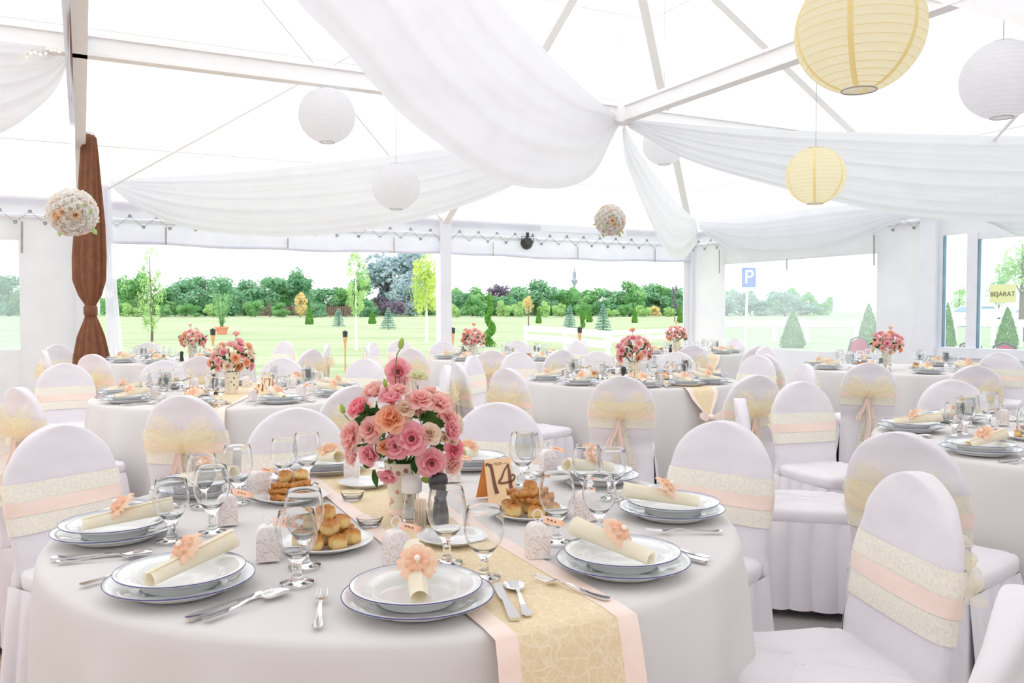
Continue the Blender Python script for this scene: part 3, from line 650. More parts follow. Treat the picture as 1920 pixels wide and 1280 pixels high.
tree('young_tree', 'slim dark purple young tree near the white corner panel', 1265, 603, 530, 18, 'purple', 'airy', trunk=.05, crown_lo=.3, var=3, n=900, leaf=.08)
tree('thuja', 'large conical thuja seen through the cloudy window', 1486, 652, 582, 52, 'thuja', 'cone', trunk=0, crown_lo=0, var=1, cat='thuja', n=2600, leaf=.08)
tree('thuja', 'large thuja half hidden by the white wall panel', 1628, 655, 568, 46, 'thuja', 'cone', trunk=0, crown_lo=0, var=1, cat='thuja', n=2600, leaf=.08)
tree('thuja', 'pointed thuja seen through the narrow door pane', 1776, 652, 566, 34, 'thuja', 'cone', trunk=0, crown_lo=0, var=1, cat='thuja', n=2600, leaf=.08)
tree('thuja', 'thuja standing behind the entrance sign beyond the door', 1888, 652, 574, 44, 'thuja', 'cone', trunk=0, crown_lo=0, var=1, cat='thuja', n=2600, leaf=.08)
tree('shade_tree', 'leafy tree with thick trunk seen through the wide door pane', 1914, 640, 436, 120, 'light', 'round', trunk=.13, crown_lo=.42, var=6, branches=6, n=1500, leaf=.06)
tree('young_tree', 'leafy young tree behind the entrance sign and parked car', 1872, 604, 508, 46, 'mid', 'round', trunk=.08, crown_lo=.3, var=4, n=1300, leaf=.07)
tree('young_tree', 'pale young tree above the parked car in the narrow door pane', 1798, 604, 534, 44, 'light', 'round', trunk=.08, crown_lo=.3, var=4, n=1300, leaf=.07)
# potted plant
b = pl(416, 627); s = b.y/FPX
t = thing('potted_plant', 'tall wispy green shrub in a terracotta pot on the lawn', 'potted plant', b)
ph = 15*s; pr = 12*s
obj('pot', MB().lathe([(0, 0), (pr*.7, 0), (pr*.95, ph*.78), (pr*1.08, ph*.78), (pr*1.08, ph), (pr*.9, ph), (pr*.85, ph*.8), (0, ph*.8)], 24).mesh('pot', M['terracotta']), t)
obj('foliage', fol('pot', 'wisp', 0, n=900, leaf=.06), t, (0, 0, ph*.9+36*s), None, (24*s, 24*s, 38*s))
st = MB()
for k in range(5):
    a = k*1.3; st.tube([(0, 0, ph*.8), (math.cos(a)*4*s, math.sin(a)*4*s, 30*s), (math.cos(a)*9*s, math.sin(a)*9*s, (62+k*3)*s)], .02, 5)
obj('stem', st.mesh('stem', M['stem']), t)
# bamboo torches
def torch(label, px, ytop, depth):
    g = pd(px, ytop, depth); z0 = lawn_z(depth); H = g.z-z0
    t = thing('garden_torch', label, 'torch', (g.x, g.y, z0), 0, 'bamboo garden torches')
    obj('pole', MB().tube([(0, 0, 0), (0, 0, H*.6), (0, 0, H-.16)], [.018, .018, .02], 8).mesh('pole', M['bamboo']), t)
    obj('torch_basket', MB().lathe([(.018, H-.36), (.05, H-.13), (.045, H-.12)], 12).mesh('torch_basket', M['bamboo']), t)
    obj('oil_can', MB().lathe([(0, H-.14), (.05, H-.14), (.055, H-.02), (.02, H-.01), (.015, H), (0, H)], 12).mesh('oil_can', M['black']), t)
torch('bamboo torch with dark oil can standing by the white birch trunk', 647, 619, 17.5)
torch('bamboo torch with dark oil can between two flower bouquets', 399, 615, 17)
torch('bamboo torch with dark oil can beside the flower vase of the far centre table', 849, 613, 19)
torch('bamboo torch with dark oil can before the white ranch fence', 1087, 612, 19)
# far brown fence
fa, fb = pd(478, 588, 104), pd(705, 588, 104)
t = thing('far_fence', 'low dark brown fence at the foot of the treeline', 'fence', ((fa.x+fb.x)/2, 104, lawn_z(104)))
Lf = fb.x-fa.x; m = MB()
for i in range(60): m.box((-Lf/2+Lf*(i+.5)/60, 0, .75), (Lf/60*.6, .04, 1.2))
obj('fence_slat', m.mesh('fence_slat', M['fence_brown'], 0), t)
for i in range(9): obj('fence_post', MB().box((-Lf/2+Lf*i/8, 0, .85), (.16, .16, 1.7)).mesh('fence_post', M['fence_brown'], 0), t)
# white ranch fences
def ranch(label, pts, h_px, rails=2, gate=0):
    P = [pl(x, y) for x, y in pts]; c = P[0]
    t = thing('ranch_fence', label, 'fence', c)
    for p_, (x, y) in zip(P, pts):
        hz = h_px/FPX*P[0].y; obj('fence_post', MB().box((0, 0, hz/2), (.12, .12, hz)).mesh('fence_post', M['white_paint'], 0), t, p_-c)
    m = MB()
    for a, b_ in zip(P[:-1], P[1:]):
        for k in range(rails):
            z = hz*(.86-.42*k); m.beam(a-c+Vector((0, -.08, z)), b_-c+Vector((0, -.08, z)), .03, hz*.28)
    obj('fence_rail', m.mesh('fence_rail', M['white_paint'], 0), t)
ranch('white ranch rail fence crossing the lawn behind the far centre table', [(985, 648), (1059, 655), (1139, 668)], 38)
ranch('white ranch rail fence running up to the tent corner panel', [(1143, 650), (1215, 645), (1290, 640)], 30)
ranch('white ranch rail fence seen through the cloudy window', [(1340, 640), (1452, 641), (1513, 642), (1606, 643)], 40, 1)
ranch('white ranch rail fence seen through the glazed door', [(1790, 645), (1862, 648), (1912, 650), (1990, 652)], 48, 1)
# water tower
b = pd(1077, 590, 150); s = b.y/FPX; z0 = lawn_z(150)
t = thing('water_tower', 'distant mushroom-shaped water tower above the treeline', 'water tower', (b.x, b.y, z0))
H = pd(1077, 498, 150).z-z0
obj('shaft', MB().lathe([(2.6*s, 0), (2.4*s, H-36*s), (2.6*s, H-34*s)], 16).mesh('shaft', M['water_tower']), t)
obj('tank', MB().lathe([(2.4*s, H-36*s), (6.5*s, H-29*s), (6.5*s, H-27*s), (3.4*s, H-24*s), (3.4*s, H-12*s), (1.5*s, H-10*s), (.6*s, H), (0, H)], 20).mesh('tank', M['water_tower']), t)
# parking sign
b = pl(1398, 648); s = b.y/FPX; c = pd(1404, 520, b.y)
t = thing('parking_sign', 'blue parking sign with white P on a grey pole', 'sign', (c.x, b.y, b.z))
H = c.z-b.z
obj('pole', MB().tube([(-5*s, 0.05, 0), (-1*s, .05, H+16*s)], .04, 10).mesh('pole', M['frame']), t)
obj('sign_plate', MB().box((0, 0, H), (26*s, .03, 37*s)).mesh('sign_plate', M['sign_blue'], 0), t)
obj('sign_letter', text_mesh('P', 36*s, M['white_paint'], .004), t, (0, -.022, H), (PI/2, 0, 0))
# parked cars
def car(label, px, yb, depth, rz):
    b = pd(px, yb, depth); b.z = lawn_z(depth)
    t = thing('car', label, 'car', b, rz, 'parked cars')
    side = [(-2.1, .35), (-2.1, .75), (-1.95, .95), (-1.1, 1.0), (-.55, 1.42), (.9, 1.45), (1.65, 1.0), (2.0, .9), (2.1, .6), (2.1, .35)]
    m = MB(); k = len(side)
    vs = [(x, sy*(.85 if z < 1.05 else .66), z) for sy in (-1, 1) for x, z in side]
    m.add(vs, [tuple(range(k))[::1], tuple(range(2*k-1, k-1, -1))]+[(i, k+i, k+(i+1) % k, (i+1) % k) for i in range(k)])
    obj('car_body', m.mesh('car_body', M['car'], 30), t)
    g = MB()
    for sy in (-1, 1): g.add([(-1.0, sy*.83, 1.02), (1.45, sy*.83, 1.02), (.85, sy*.70, 1.38), (-.5, sy*.70, 1.36)], [(0, 1, 2, 3)])
    g.add([(-1.12, -.7, 1.03), (-1.12, .7, 1.03), (-.6, .6, 1.38), (-.6, -.6, 1.38)], [(0, 1, 2, 3)])
    obj('car_window', g.mesh('car_window', M['car_glass'], 0), t)
    for sx in (-1.3, 1.3):
        for sy in (-1, 1): obj('wheel', MB().tube([(sx, sy*.72, .32), (sx, sy*.9, .32)], .32, 20).mesh('wheel', M['black']), t)
car('white parked car with dark windows seen behind the door mullion', 1826, 606, 58, rad(12))
car('white parked car at the very edge beyond the door glass', 1945, 606, 55, rad(15))
# ------------------------------------------------------------------ drapes (white voile swags)
def swag(name, label, e1, e2, folds=6, amp=.035, bulge=.12, n=46, k=30, mat='drape', cat='drape', group=None):
    """fabric between two hanging edge lines; folds run along its length"""
    A, Bq = crom(e1, n), crom(e2, n)
    def f(s, t):
        i = s*(n-1); a, b = A[int(round(i))], Bq[int(round(i))]
        d = b-a; w = d.length; tan = (A[min(int(round(i))+1, n-1)]-A[max(int(round(i))-1, 0)])
        nn = d.cross(tan); nn = nn.normalized() if nn.length > 1e-6 else Vector((0, 0, 1))
        if nn.y > 0: nn = -nn
        p = a+d*t
        sag = math.sin(t*PI)*min(w, 1.2)*bulge
        fo = math.sin(t*PI*2*folds+s*3)*amp*min(1, w/.6)*(1-.5*math.sin(s*PI)*.6)+.4*amp*math.sin(t*PI*2*(folds*1.7)+s*5+1)*min(1, w/.6)
        return p+Vector((0, 0, -sag))+nn*fo
    m = MB().grid(f, n, k*2)
    o = obj(name, m.mesh(name, M[mat], 0 if False else 179))
    return tag(o, label, cat, group)
HUB = T(0, 5, ZT-.1)
def L3(l): return [pd(x, y, d) for x, y, d in l]
swag('ceiling_drape', 'widest white voile swag sweeping from the roof hub to above the front table',
     [HUB+Vector((-.02, 0, .05))]+L3([(1092, 166, 8.2), (1002, 76, 6.9), (930, 0, 5.9), (845, -110, 4.9)])+[T(-5, 10, 3.2)],
     [HUB+Vector((-.03, 0, 0))]+L3([(1146, 262, 8.95), (1112, 324, 8.6), (1060, 351, 8.15), (985, 351, 7.6), (920, 334, 7.0), (850, 290, 6.3), (750, 213, 5.5), (640, 88, 4.7), (555, 0, 4.2), (470, -120, 3.7)])+[T(-5, 10, 2.9)], 4, .017, .0)
swag('ceiling_drape', 'white voile swag hanging from the curtain post to the roof hub',
     L3([(203, 338, 11.0), (420, 325, 10.6), (620, 305, 10.2), (830, 279, 9.8), (1000, 250, 9.4)])+[HUB+Vector((-.1, 0, .05))],
     L3([(204, 346, 11.0), (262, 392, 10.9), (350, 427, 10.7), (470, 442, 10.5), (600, 441, 10.3), (750, 420, 10.0), (870, 386, 9.7), (968, 345, 9.5), (1060, 290, 9.3)])+[HUB+Vector((-.1, 0, -.05))], 6, .016, 0)
swag('ceiling_drape', 'narrow white voile swag dropping from the hub to the corner post',
     [HUB+Vector((.02, .05, 0))]+L3([(1208, 300, 10.6), (1268, 378, 13), (1306, 414, 15.2)]),
     [HUB+Vector((0, .05, -.05))]+L3([(1172, 300, 9.7), (1192, 355, 10.2), (1236, 452, 11.6), (1270, 487, 12.9), (1300, 464, 14.3), (1308, 430, 15.2)]), 3, .022, 0)
swag('ceiling_drape', 'long white voile swag crossing behind the small cream lantern',
     [HUB+Vector((.05, 0, .05))]+L3([(1400, 242, 8.4), (1650, 249, 7.9), (1920, 255, 7.4), (2300, 250, 7.0), (2782, 240, 6.6)]),
     [HUB+Vector((.06, 0, -.04))]+L3([(1290, 300, 8.7), (1440, 346, 8.3), (1600, 386, 8.0), (1740, 408, 7.7), (1920, 416, 7.3), (2300, 400, 7.0), (2782, 270, 6.6)]), 6, .02, 0)
swag('ceiling_drape', 'white voile swag hanging over the cloudy window with parking sign behind',
     L3([(1310, 412, 15.2), (1420, 405, 13.7), (1560, 386, 12.3), (1660, 385, 11.6), (1738, 392, 11.1)]),
     L3([(1310, 428, 15.2), (1368, 470, 14.2), (1440, 484, 13.4), (1520, 481, 12.7), (1600, 456, 12.0), (1660, 426, 11.6), (1738, 398, 11.1)]), 5, .018, 0)
swag('ceiling_drape', 'white voile swag end drooping above the glazed entrance door',
     L3([(1742, 402, 11.2), (1840, 404, 10.2), (1960, 400, 9.2), (2300, 300, 7.4)]),
     L3([(1742, 408, 11.2), (1842, 414, 10.2), (1930, 446, 9.4), (2100, 440, 8.6), (2300, 310, 7.4)]), 4, .025, 0)
swag('ceiling_drape', 'white voile swag with fairy lights gathered at the tie beam joint',
     L3([(134, 92, 6.9), (60, 84, 6.4), (-60, 70, 5.8), (-300, 50, 5.2), (-700, 40, 4.6)]),
     L3([(134, 104, 6.9), (104, 168, 6.75), (55, 214, 6.5), (0, 248, 6.2), (-120, 300, 5.8), (-400, 250, 5.2), (-700, 80, 4.6)]), 5, .018, 0)
# fairy lights on the drape
t = thing('fairy_lights', 'string of tiny warm fairy lights on the voile swag at the tie beam', 'fairy lights', pd(132, 90, 6.7))
fp = L3([(132, 90, 6.7), (112, 94, 6.6), (98, 90, 6.55), (80, 99, 6.5), (62, 94, 6.4), (46, 105, 6.35), (28, 106, 6.3), (-20, 100, 6.1)]); o0 = fp[0].copy()
obj('wire', MB().tube([p-o0 for p in crom(fp, 40)], .0025, 5).mesh('wire', M['rope']), t)
bm_ = NT('warm_bulb'); em = bm_.n('ShaderNodeEmission', i_Strength=3); em.inputs[0].default_value = srgb('#ffe2a8'); M['bulb'] = bm_.surf(em.outputs[0])
bl = MB().lathe([(0, -.012), (.008, -.006), (.01, 0), (.007, .008), (0, .012)], 8).mesh('bulb', M['bulb'])
for p in crom(fp, 14): obj('bulb', bl, t, p-o0+Vector((0, 0, -.012)))

# brown curtain gathered at the tent post, and the white sheer beside it
cy = 10.2
prof = [(252, 165, 8), (258, 166, 13), (292, 167, 15.5), (350, 168, 19), (420, 168, 25), (480, 167, 28), (525, 167, 27), (556, 169, 18), (572, 170, 9.5), (592, 170, 9.5), (602, 171, 13), (630, 171, 22), (668, 172, 29), (760, 172, 34), (785, 172, 35)]
cb = pd(170, 700, cy)
t = thing('brown_curtain', 'brown curtain gathered and tied in the middle by the tent post', 'curtain', (cb.x, cy, 0))
zz = [pd(c, y, cy).z for y, c, h in prof]; xx = [pd(c, y, cy).x-cb.x for y, c, h in prof]; hh = [h/FPX*cy for y, c, h in prof]
def cur(s, a):
    z = zz[0]+(max(0.02, zz[-1])-zz[0])*s
    x = interp(-z, [-q for q in zz], xx); w = interp(-z, [-q for q in zz], hh); th = 2*PI*a
    f = 1+.15*math.sin(th*11+2*math.sin(s*4))*min(1, w/.12)+.05*math.sin(th*5+s*3)
    return (x+w*math.cos(th)*f, w*.55*math.sin(th)*f, z)
obj('curtain_cloth', MB().grid(cur, 90, 130, cv=True).mesh('curtain_cloth', M['brown'], 179), t)
zt = pd(170, 582, cy).z; xt = pd(170, 582, cy).x-cb.x
obj('tieback', MB().lathe([(.066, -.06), (.078, -.05), (.08, .0), (.078, .05), (.066, .06)], 28, (xt, 0, zt)).mesh('tieback', M['brown'], 179), t)
hk = MB()
for i in range(7): hk.lathe([(.0, .03), (.012, .02), (.012, -.02), (0, -.03)], 8, (xx[0]-.07+i*.024, 0, zz[0]+.01))
obj('runner_hook', hk.mesh('runner_hook', M['chrome']), t)
pv = [(345, 199, 206), (420, 201, 209), (500, 203, 214), (580, 206, 221), (660, 208, 230), (772, 210, 238)]
def sh(s, q):
    y = 345+(772-345)*s; x0 = interp(y, [p[0] for p in pv], [p[1] for p in pv])-8; x1 = interp(y, [p[0] for p in pv], [p[2] for p in pv])
    p = pd(x0+(x1-x0)*q, y, 10.95); p.y += .05*math.sin(q*22); p.z = max(p.z, .012)
    return p
tag(obj('sheer_curtain', MB().grid(sh, 30, 40).mesh('sheer_curtain', M['voile'], 179)), 'white sheer curtain hanging straight beside the brown curtain', 'curtain')

# ------------------------------------------------------------------ lanterns and flower balls
def lantern_meshes(kind):
    m = MB(); nr = 19; pr = []
    for i in range(nr*4+1):
        a = -PI/2+.26+(PI-.52)*i/(nr*4); rib = abs(math.sin(PI*i/4))
        r = math.cos(a)*(1+.012*rib-.006); pr.append((r, math.sin(a)*.98))
    m.lathe(pr, 48)
    shell = m.mesh('paper_shell', M[kind], 179)
    rings = MB()
    r = .27; rings.tube([(r*math.cos(a), r*math.sin(a), .95) for a in np.linspace(0, 2*PI, 25)], .012, 6)
    wires = MB()
    for i in range(1, nr):
        a = -PI/2+.26+(PI-.52)*i/nr; r = math.cos(a)*1.004
        wires.tube([(r*math.cos(b), r*math.sin(b), math.sin(a)*.98) for b in np.linspace(0, 2*PI, 41)], .004, 4, caps=False)
    seam = MB()
    if kind == 'lantern_cream':
        for k in range(6):
            th = k*PI/3+.2; seam.grid(lambda s, q: (lambda a, b: (math.cos(a)*1.008*math.cos(b), math.cos(a)*1.008*math.sin(b), math.sin(a)*.985))(-PI/2+.26+(PI-.52)*s, th+(q-.5)*.085/max(.35, math.cos(-PI/2+.26+(PI-.52)*s))), 40, 2)
    return shell, rings.mesh('ring', M['rope']), wires.mesh('rib_wire', M['frame_white'] if kind == 'lantern_white' else M['lantern_rib']), (seam.mesh('paper_seam', M['lantern_rib']) if seam.v else None)
LM = {k: lantern_meshes(k) for k in ('lantern_white', 'lantern_cream')}
def lantern(kind, px, py, r, label, R=.25, ztop=None):
    d = R*FPX/r; p = pd(px, py, d)
    t = thing('paper_lantern', label, 'lantern', p, random.uniform(0, 1), 'round paper lanterns')
    sh_, ri, wi, se = LM[kind]
    obj('paper_shell', sh_, t, sc=R); obj('ring', ri, t, sc=R); obj('ring', ri, t, (0, 0, -1.9*R), None, R); obj('rib_wire', wi, t, sc=R)
    if se: obj('paper_seam', se, t, sc=R)
    v = p-TB; u = v.dot(TU); w = v.dot(TW); zt = roofz(u, w) if ztop is None else ztop
    obj('hanging_cord', MB().tube([(0, 0, R*.93), (0, 0, max(R*1.2, zt-p.z-.02))], .003, 5).mesh('hanging_cord', M['rope']), t)
lantern('lantern_cream', 1612, 58, 115, 'largest cream paper lantern close above, with golden seams')
lantern('lantern_cream', 1529, 330, 54, 'smaller cream paper lantern hanging before the long voile swag')
lantern('lantern_white', 613, 217, 52, 'white paper lantern hanging under the long tie beam', ztop=ZT)
lantern('lantern_white', 743, 350, 44, 'white paper lantern hanging before the curtain-post swag')
lantern('lantern_white', 1245, 270, 40, 'white paper lantern half hidden by the long voile swag')
lantern('lantern_white', 1880, 150, 73, 'white paper lantern beside the big cream one, on a cord')

def petal(m, az, tilt, L, Wd, curl, cup, base=.004, mi=0, nu=5, nv=5, ruffle=0, ph=0):
    """one petal from the heart outwards"""
    ca, sa = math.cos(az), math.sin(az)
    def f(s, t):
        x = (t-.5)*2; w = Wd*(math.sin(min(1, s*1.12+.08)*PI*.62))*.5
        ang = tilt+curl*s*s; r = base+L*s*math.cos(tilt+curl*s*.45); z = L*s*math.sin(tilt+curl*s*.45)
        r -= cup*x*x*w; z += cup*.5*x*x*w+ruffle*math.sin(x*5+ph)*s*s
        z -= 0
        return (r*ca-x*w*sa, r*sa+x*w*ca, z-(.0))
    m.grid(f, nu, nv, mi=mi)
def bloom_mesh(kind, style, seed=0):
    R = random.Random(seed); m = MB()
    if style == 'open':
        for lay, (n, tilt, L, Wd, curl) in enumerate([(5, 1.25, .024, .026, -.3), (6, .85, .033, .036, -.5), (6, .45, .040, .042, -.6), (5, .1, .041, .044, -.3)]):
            for k in range(n): petal(m, 2*PI*k/n+lay*.5+R.uniform(-.1, .1), tilt+R.uniform(-.1, .1), L, Wd, curl, .5, .003+.001*lay, ruffle=.0035, ph=R.uniform(0, 6))
        m.lathe([(0, .016), (.004, .014), (.003, .002), (0, 0)], 8, (0, 0, 0), 1)
    elif style == 'rose':
        for lay, (n, tilt, L, Wd, curl) in enumerate([(3, 1.5, .026, .022, .25), (4, 1.35, .029, .028, .1), (5, 1.1, .031, .034, -.35), (5, .8, .034, .04, -.8), (5, .4, .034, .042, -.7)]):
            for k in range(n): petal(m, 2*PI*k/n+lay*.7+R.uniform(-.1, .1), tilt+R.uniform(-.06, .06), L, Wd, curl, 1.1-.15*lay, .003+.0022*lay, ruffle=.0012, ph=R.uniform(0, 6))
    elif style == 'cup':
        for lay, (n, tilt, L, Wd, curl) in enumerate([(4, 1.4, .034, .03, -.05), (5, 1.15, .038, .04, -.3), (5, .95, .040, .044, -.6)]):
            for k in range(n): petal(m, 2*PI*k/n+lay*.6+R.uniform(-.1, .1), tilt, L, Wd, curl, .9, .003+.002*lay, ruffle=.003, ph=R.uniform(0, 6))
    return m.mesh('bloom', [PET.get(kind) or M[kind], M['heart']], 179)
BL = {}
def bloom(kind, style):
    if (kind, style) not in BL: BL[kind, style] = bloom_mesh(kind, style, len(BL))
    return BL[kind, style]
def aim(d, roll=0):
    return Vector(d).to_track_quat('Z', 'Y').to_euler()
def leafspray(R, n, rad_, seed, lo=-.4):
    rr = random.Random(seed); m = MB()
    for i in range(n):
        a = rr.uniform(0, 2*PI); zz = rr.uniform(lo, .55); q = math.sqrt(1-zz*zz); d = Vector((q*math.cos(a), q*math.sin(a), zz))
        c = d*rad_*rr.uniform(.5, .92); L = rr.uniform(.035, .065); wd = L*.28
        fd = (d+Vector((rr.gauss(0, .5), rr.gauss(0, .5), rr.gauss(-.1, .5)))).normalized(); sd = fd.cross(Vector((rr.gauss(0, 1), rr.gauss(0, 1), rr.gauss(0, 1)))).normalized(); up = fd.cross(sd)
        m.grid(lambda s, t: c+fd*L*s+sd*(t-.5)*2*wd*math.sin(PI*min(.98, s*.93+.05))+up*(.15*L*math.sin(s*PI)-.1*abs(t-.5)*L), 5, 3)
    return m
def flower_ball(px, py, r, label, R=.15):
    d = R*FPX/r; p = pd(px, py, d)
    t = thing('flower_ball', label, 'flower ball', p, 0, 'hanging balls of roses')
    obj('core', MB().lathe([(R*.82*math.cos(a), R*.82*math.sin(a)) for a in np.linspace(-PI/2, PI/2, 14)], 20).mesh('core', M['rose_white'], 179), t)
    rr = random.Random(px)
    n = 96; g = (1+5**.5)/2
    for i in range(n):
        z = 1-2*(i+.5)/n; a = 2*PI*i/g; q = math.sqrt(1-z*z); dd = Vector((q*math.cos(a), q*math.sin(a), z))
        k = rr.choice(['rose_white']*6+['rose_blush']*2+['rose_peach'])
        obj('rose', bloom(k, 'rose'), t, dd*R*.82, aim(dd), rr.uniform(.85, 1.05))
    obj('foliage', leafspray(None, 26, R*1.06, px, -.95).mesh('foliage', LEAF['light'], 0), t)
    v = p-TB; zt = roofz(v.dot(TU), v.dot(TW))
    obj('hanging_cord', MB().tube([(0, 0, R*.9), (0, 0, zt-p.z-.02)], .0012, 4).mesh('hanging_cord', M['lantern_white']), t)
flower_ball(136, 398, 44, 'hanging ball of cream and peach roses before the brown curtain')
flower_ball(1144, 413, 29, 'smaller-looking hanging ball of cream roses above the open tent side')

# ------------------------------------------------------------------ chairs with cloth covers
def back_c(z):        # centre line of the backrest (chair faces +x)
    return -.205-.10*max(0, z-.45)**1.15*1.6 if z > .45 else -.205-.02*(.45-z)
def back_w(z):
    if z < .50: return .200
    if z < .70: return .200+.010*(z-.5)/.2
    q = min(1, (z-.70)/.23); return .210*(max(0, 1-q**2.3))**.52
from mathutils import noise as mnoise
def crease(y, z):
    return .012*mnoise.noise((y*5, z*4, 1.3))+.008*mnoise.noise((y*5+z*7, z*15, 4.1))
def ring(z, off=0, n=56, hw=None, ht=.027):
    w = (back_w(z) if hw is None else hw)+off; t_ = min(ht, w)+off; x0 = back_c(z)
    pts = []
    for i in range(n):
        a = 2*PI*i/n; c, s = math.cos(a), math.sin(a)
        pts.append((x0+t_*(abs(c)**.7)*(1 if c > 0 else -1), w*(abs(s)**.45)*(1 if s > 0 else -1), z))
    return pts
def loft(m, rings, cap=True):
    n = len(rings[0]); b = len(m.v)
    for r in rings: m.v.extend(r)
    for i in range(len(rings)-1):
        for j in range(n):
            j2 = (j+1) % n; m.f.append((b+i*n+j, b+i*n+j2, b+(i+1)*n+j2, b+(i+1)*n+j)); m.m.append(0)
    if cap: m.f.append(tuple(b+(len(rings)-1)*n+j for j in range(n))); m.m.append(0)
    return m
bk = MB(); rs = []
for z in [.035, .07, .1, .135, .17, .21, .25, .29, .33, .365, .40, .425]+[.45+.02*i for i in range(21)]+[.865, .875, .885, .893, .9, .906, .912, .917, .921, .925, .9275, .929]:
    r = ring(z, 0 if z > .45 else .006)
    if z < .5:   # skirt of the back flares out and folds
        k = (.5-z)/.5
        r = [(x-(.06*k if x < back_c(z) else 0)-.010*k*math.sin(y*42+1), y*(1+.04*k)+.006*k*math.sin(y*30), zz_) for x, y, zz_ in r]
    else: r = [(x+crease(y, zz_)*min(1, (.935-zz_)*12), y, zz_) for x, y, zz_ in r]
    rs.append(r)
CH_BACK = loft(bk, rs).mesh('backrest_cover', M['chair'], 60)
st_ = MB(); rs = []
for z, g in [(.405, .0), (.42, .008), (.455, .010), (.468, .002), (.474, -.02), (.477, -.09), (.478, -.17)]:
    r = []
    for i in range(48):
        a = 2*PI*i/48; c, s = math.cos(a), math.sin(a)
        r.append((.015+(.215+g)*(abs(c)**.32)*(1 if c > 0 else -1), (.205+g)*(abs(s)**.32)*(1 if s > 0 else -1), z+.002*math.sin(i*1.7)+.0015*mnoise.noise((c*(.215+g)*9, s*(.205+g)*9, .5))))
    rs.append(r)
CH_SEAT = loft(st_, rs).mesh('seat_cover', M['chair'], 179)
sk = MB()
def skirt(s, t):
    # front and both sides, open at the back where the backrest cover hangs
    P = 1.33; d = t*P; x0, x1, y = -.235, .225, .21
    Ls = .46; 
    if d < Ls: x, yy, nx, ny = x0+d, -y, 0, -1
    elif d < Ls+.42: x, yy, nx, ny = x1, -y+(d-Ls), 1, 0
    else: x, yy, nx, ny = x1-(d-Ls-.42), y, 0, 1
    cr = min(abs(d-Ls), abs(d-Ls-.42))
    if cr < .05: # soften corners
        q = 1-cr/.05; ex = 1; ey = -1 if d < Ls+.2 else 1; nx, ny = nx*(1-q*.5)+ex*q*.5, ny*(1-q*.5)+ey*q*.5; x -= .012*q; yy -= .012*q*ey
    z = .415-.375*s
    g = .021*(1-.25*s)*s**.28
    fold = 1.25*g*(abs(math.sin(d*33+.9*math.sin(d*7)))**.75-.45+.25*math.sin(d*13+1+s*2))+.042*s
    return (x+nx*fold, yy+ny*fold, z)
CH_SKIRT = sk.grid(skirt, 12, 260).mesh('gathered_skirt', M['chair'], 179)
CH_LEG = MB().tube([(0, 0, 0), (0, 0, .3)], .013, 8).mesh('leg', M['black'])
def band(z0, z1, off, mat, name, nz=6, wr=0):
    return loft(MB(), [[(x+crease(y, z_), y, z_) for x, y, z_ in ring(z, off)] for z in np.linspace(z0, z1, nz)], False).mesh(name, M[mat], 60)
CH_LACE = band(.585, .755, .0045, 'lace_band', 'lace_sash', 10); CH_RIB = band(.648, .695, .0065, 'peach_satin', 'ribbon_band', 4)
# the bow at the back of the chair; local x points away from the chair back
BX = back_c(.67)-.034
def bow_loop(m, sy, up, L, w0, w1, dep, k=7, ph=0):
    def f(s, t):
        x = (t-.5)*2; w = w0*(1-s)+(w1)*math.sin(s*PI*.74)
        c = Vector((BX-.018-dep*math.sin(s*PI*.8), sy*L*s*math.cos(up), .672+L*s*math.sin(up)))
        ax = Vector((0, -sy*math.sin(up), math.cos(up)))
        return c+ax*x*w+Vector((.010*math.sin(x*k+ph)*(.4+s), 0, .006*math.sin(x*9+ph)*s))
    m.grid(f, 9, 15)
lp = MB()
for sy in (-1, 1):
    bow_loop(lp, sy, .62, .19, .012, .072, .035, 8, .3); bow_loop(lp, sy, .30, .17, .012, .06, .06, 9, 1.2)
CH_LOOP = lp.mesh('bow_loop', M['tulle'], 179)
CH_KNOT = MB().lathe([(.0, -.032), (.02, -.026), (.028, 0), (.02, .026), (0, .032)], 14).mesh('bow_knot', M['tulle'], 179)
def tail(sy, y1, z1, w0, w1, dx, ph):
    m = MB()
    def f(s, t):
        x = (t-.5)*2; w = w0+(w1-w0)*s; z = .66+(z1-.66)*s
        xb = min(back_c(z)-.035-.06*max(0, (.5-z)/.5), BX)-.012-dx
        return (xb-.008*math.sin(x*5+ph+s*3), y1*s**.7+x*w+.008*math.sin(s*7+ph), z)
    m.grid(f, 14, 9); return m
CH_T1 = tail(-1, -.055, .26, .018, .05, .0, 0).mesh('lace_tail', M['lace'], 179)
CH_T2 = tail(1, .05, .20, .018, .045, .002, 1.5).mesh('lace_tail', M['lace'], 179)
CH_T3 = tail(1, .006, .30, .013, .022, .012, .7).mesh('ribbon_tail', M['peach_satin'], 179)
CH_T4 = tail(1, .075, .47, .012, .022, .014, 2.0).mesh('ribbon_tail', M['peach_satin'], 179)
CG = 'white covered banquet chairs'
CHS = []
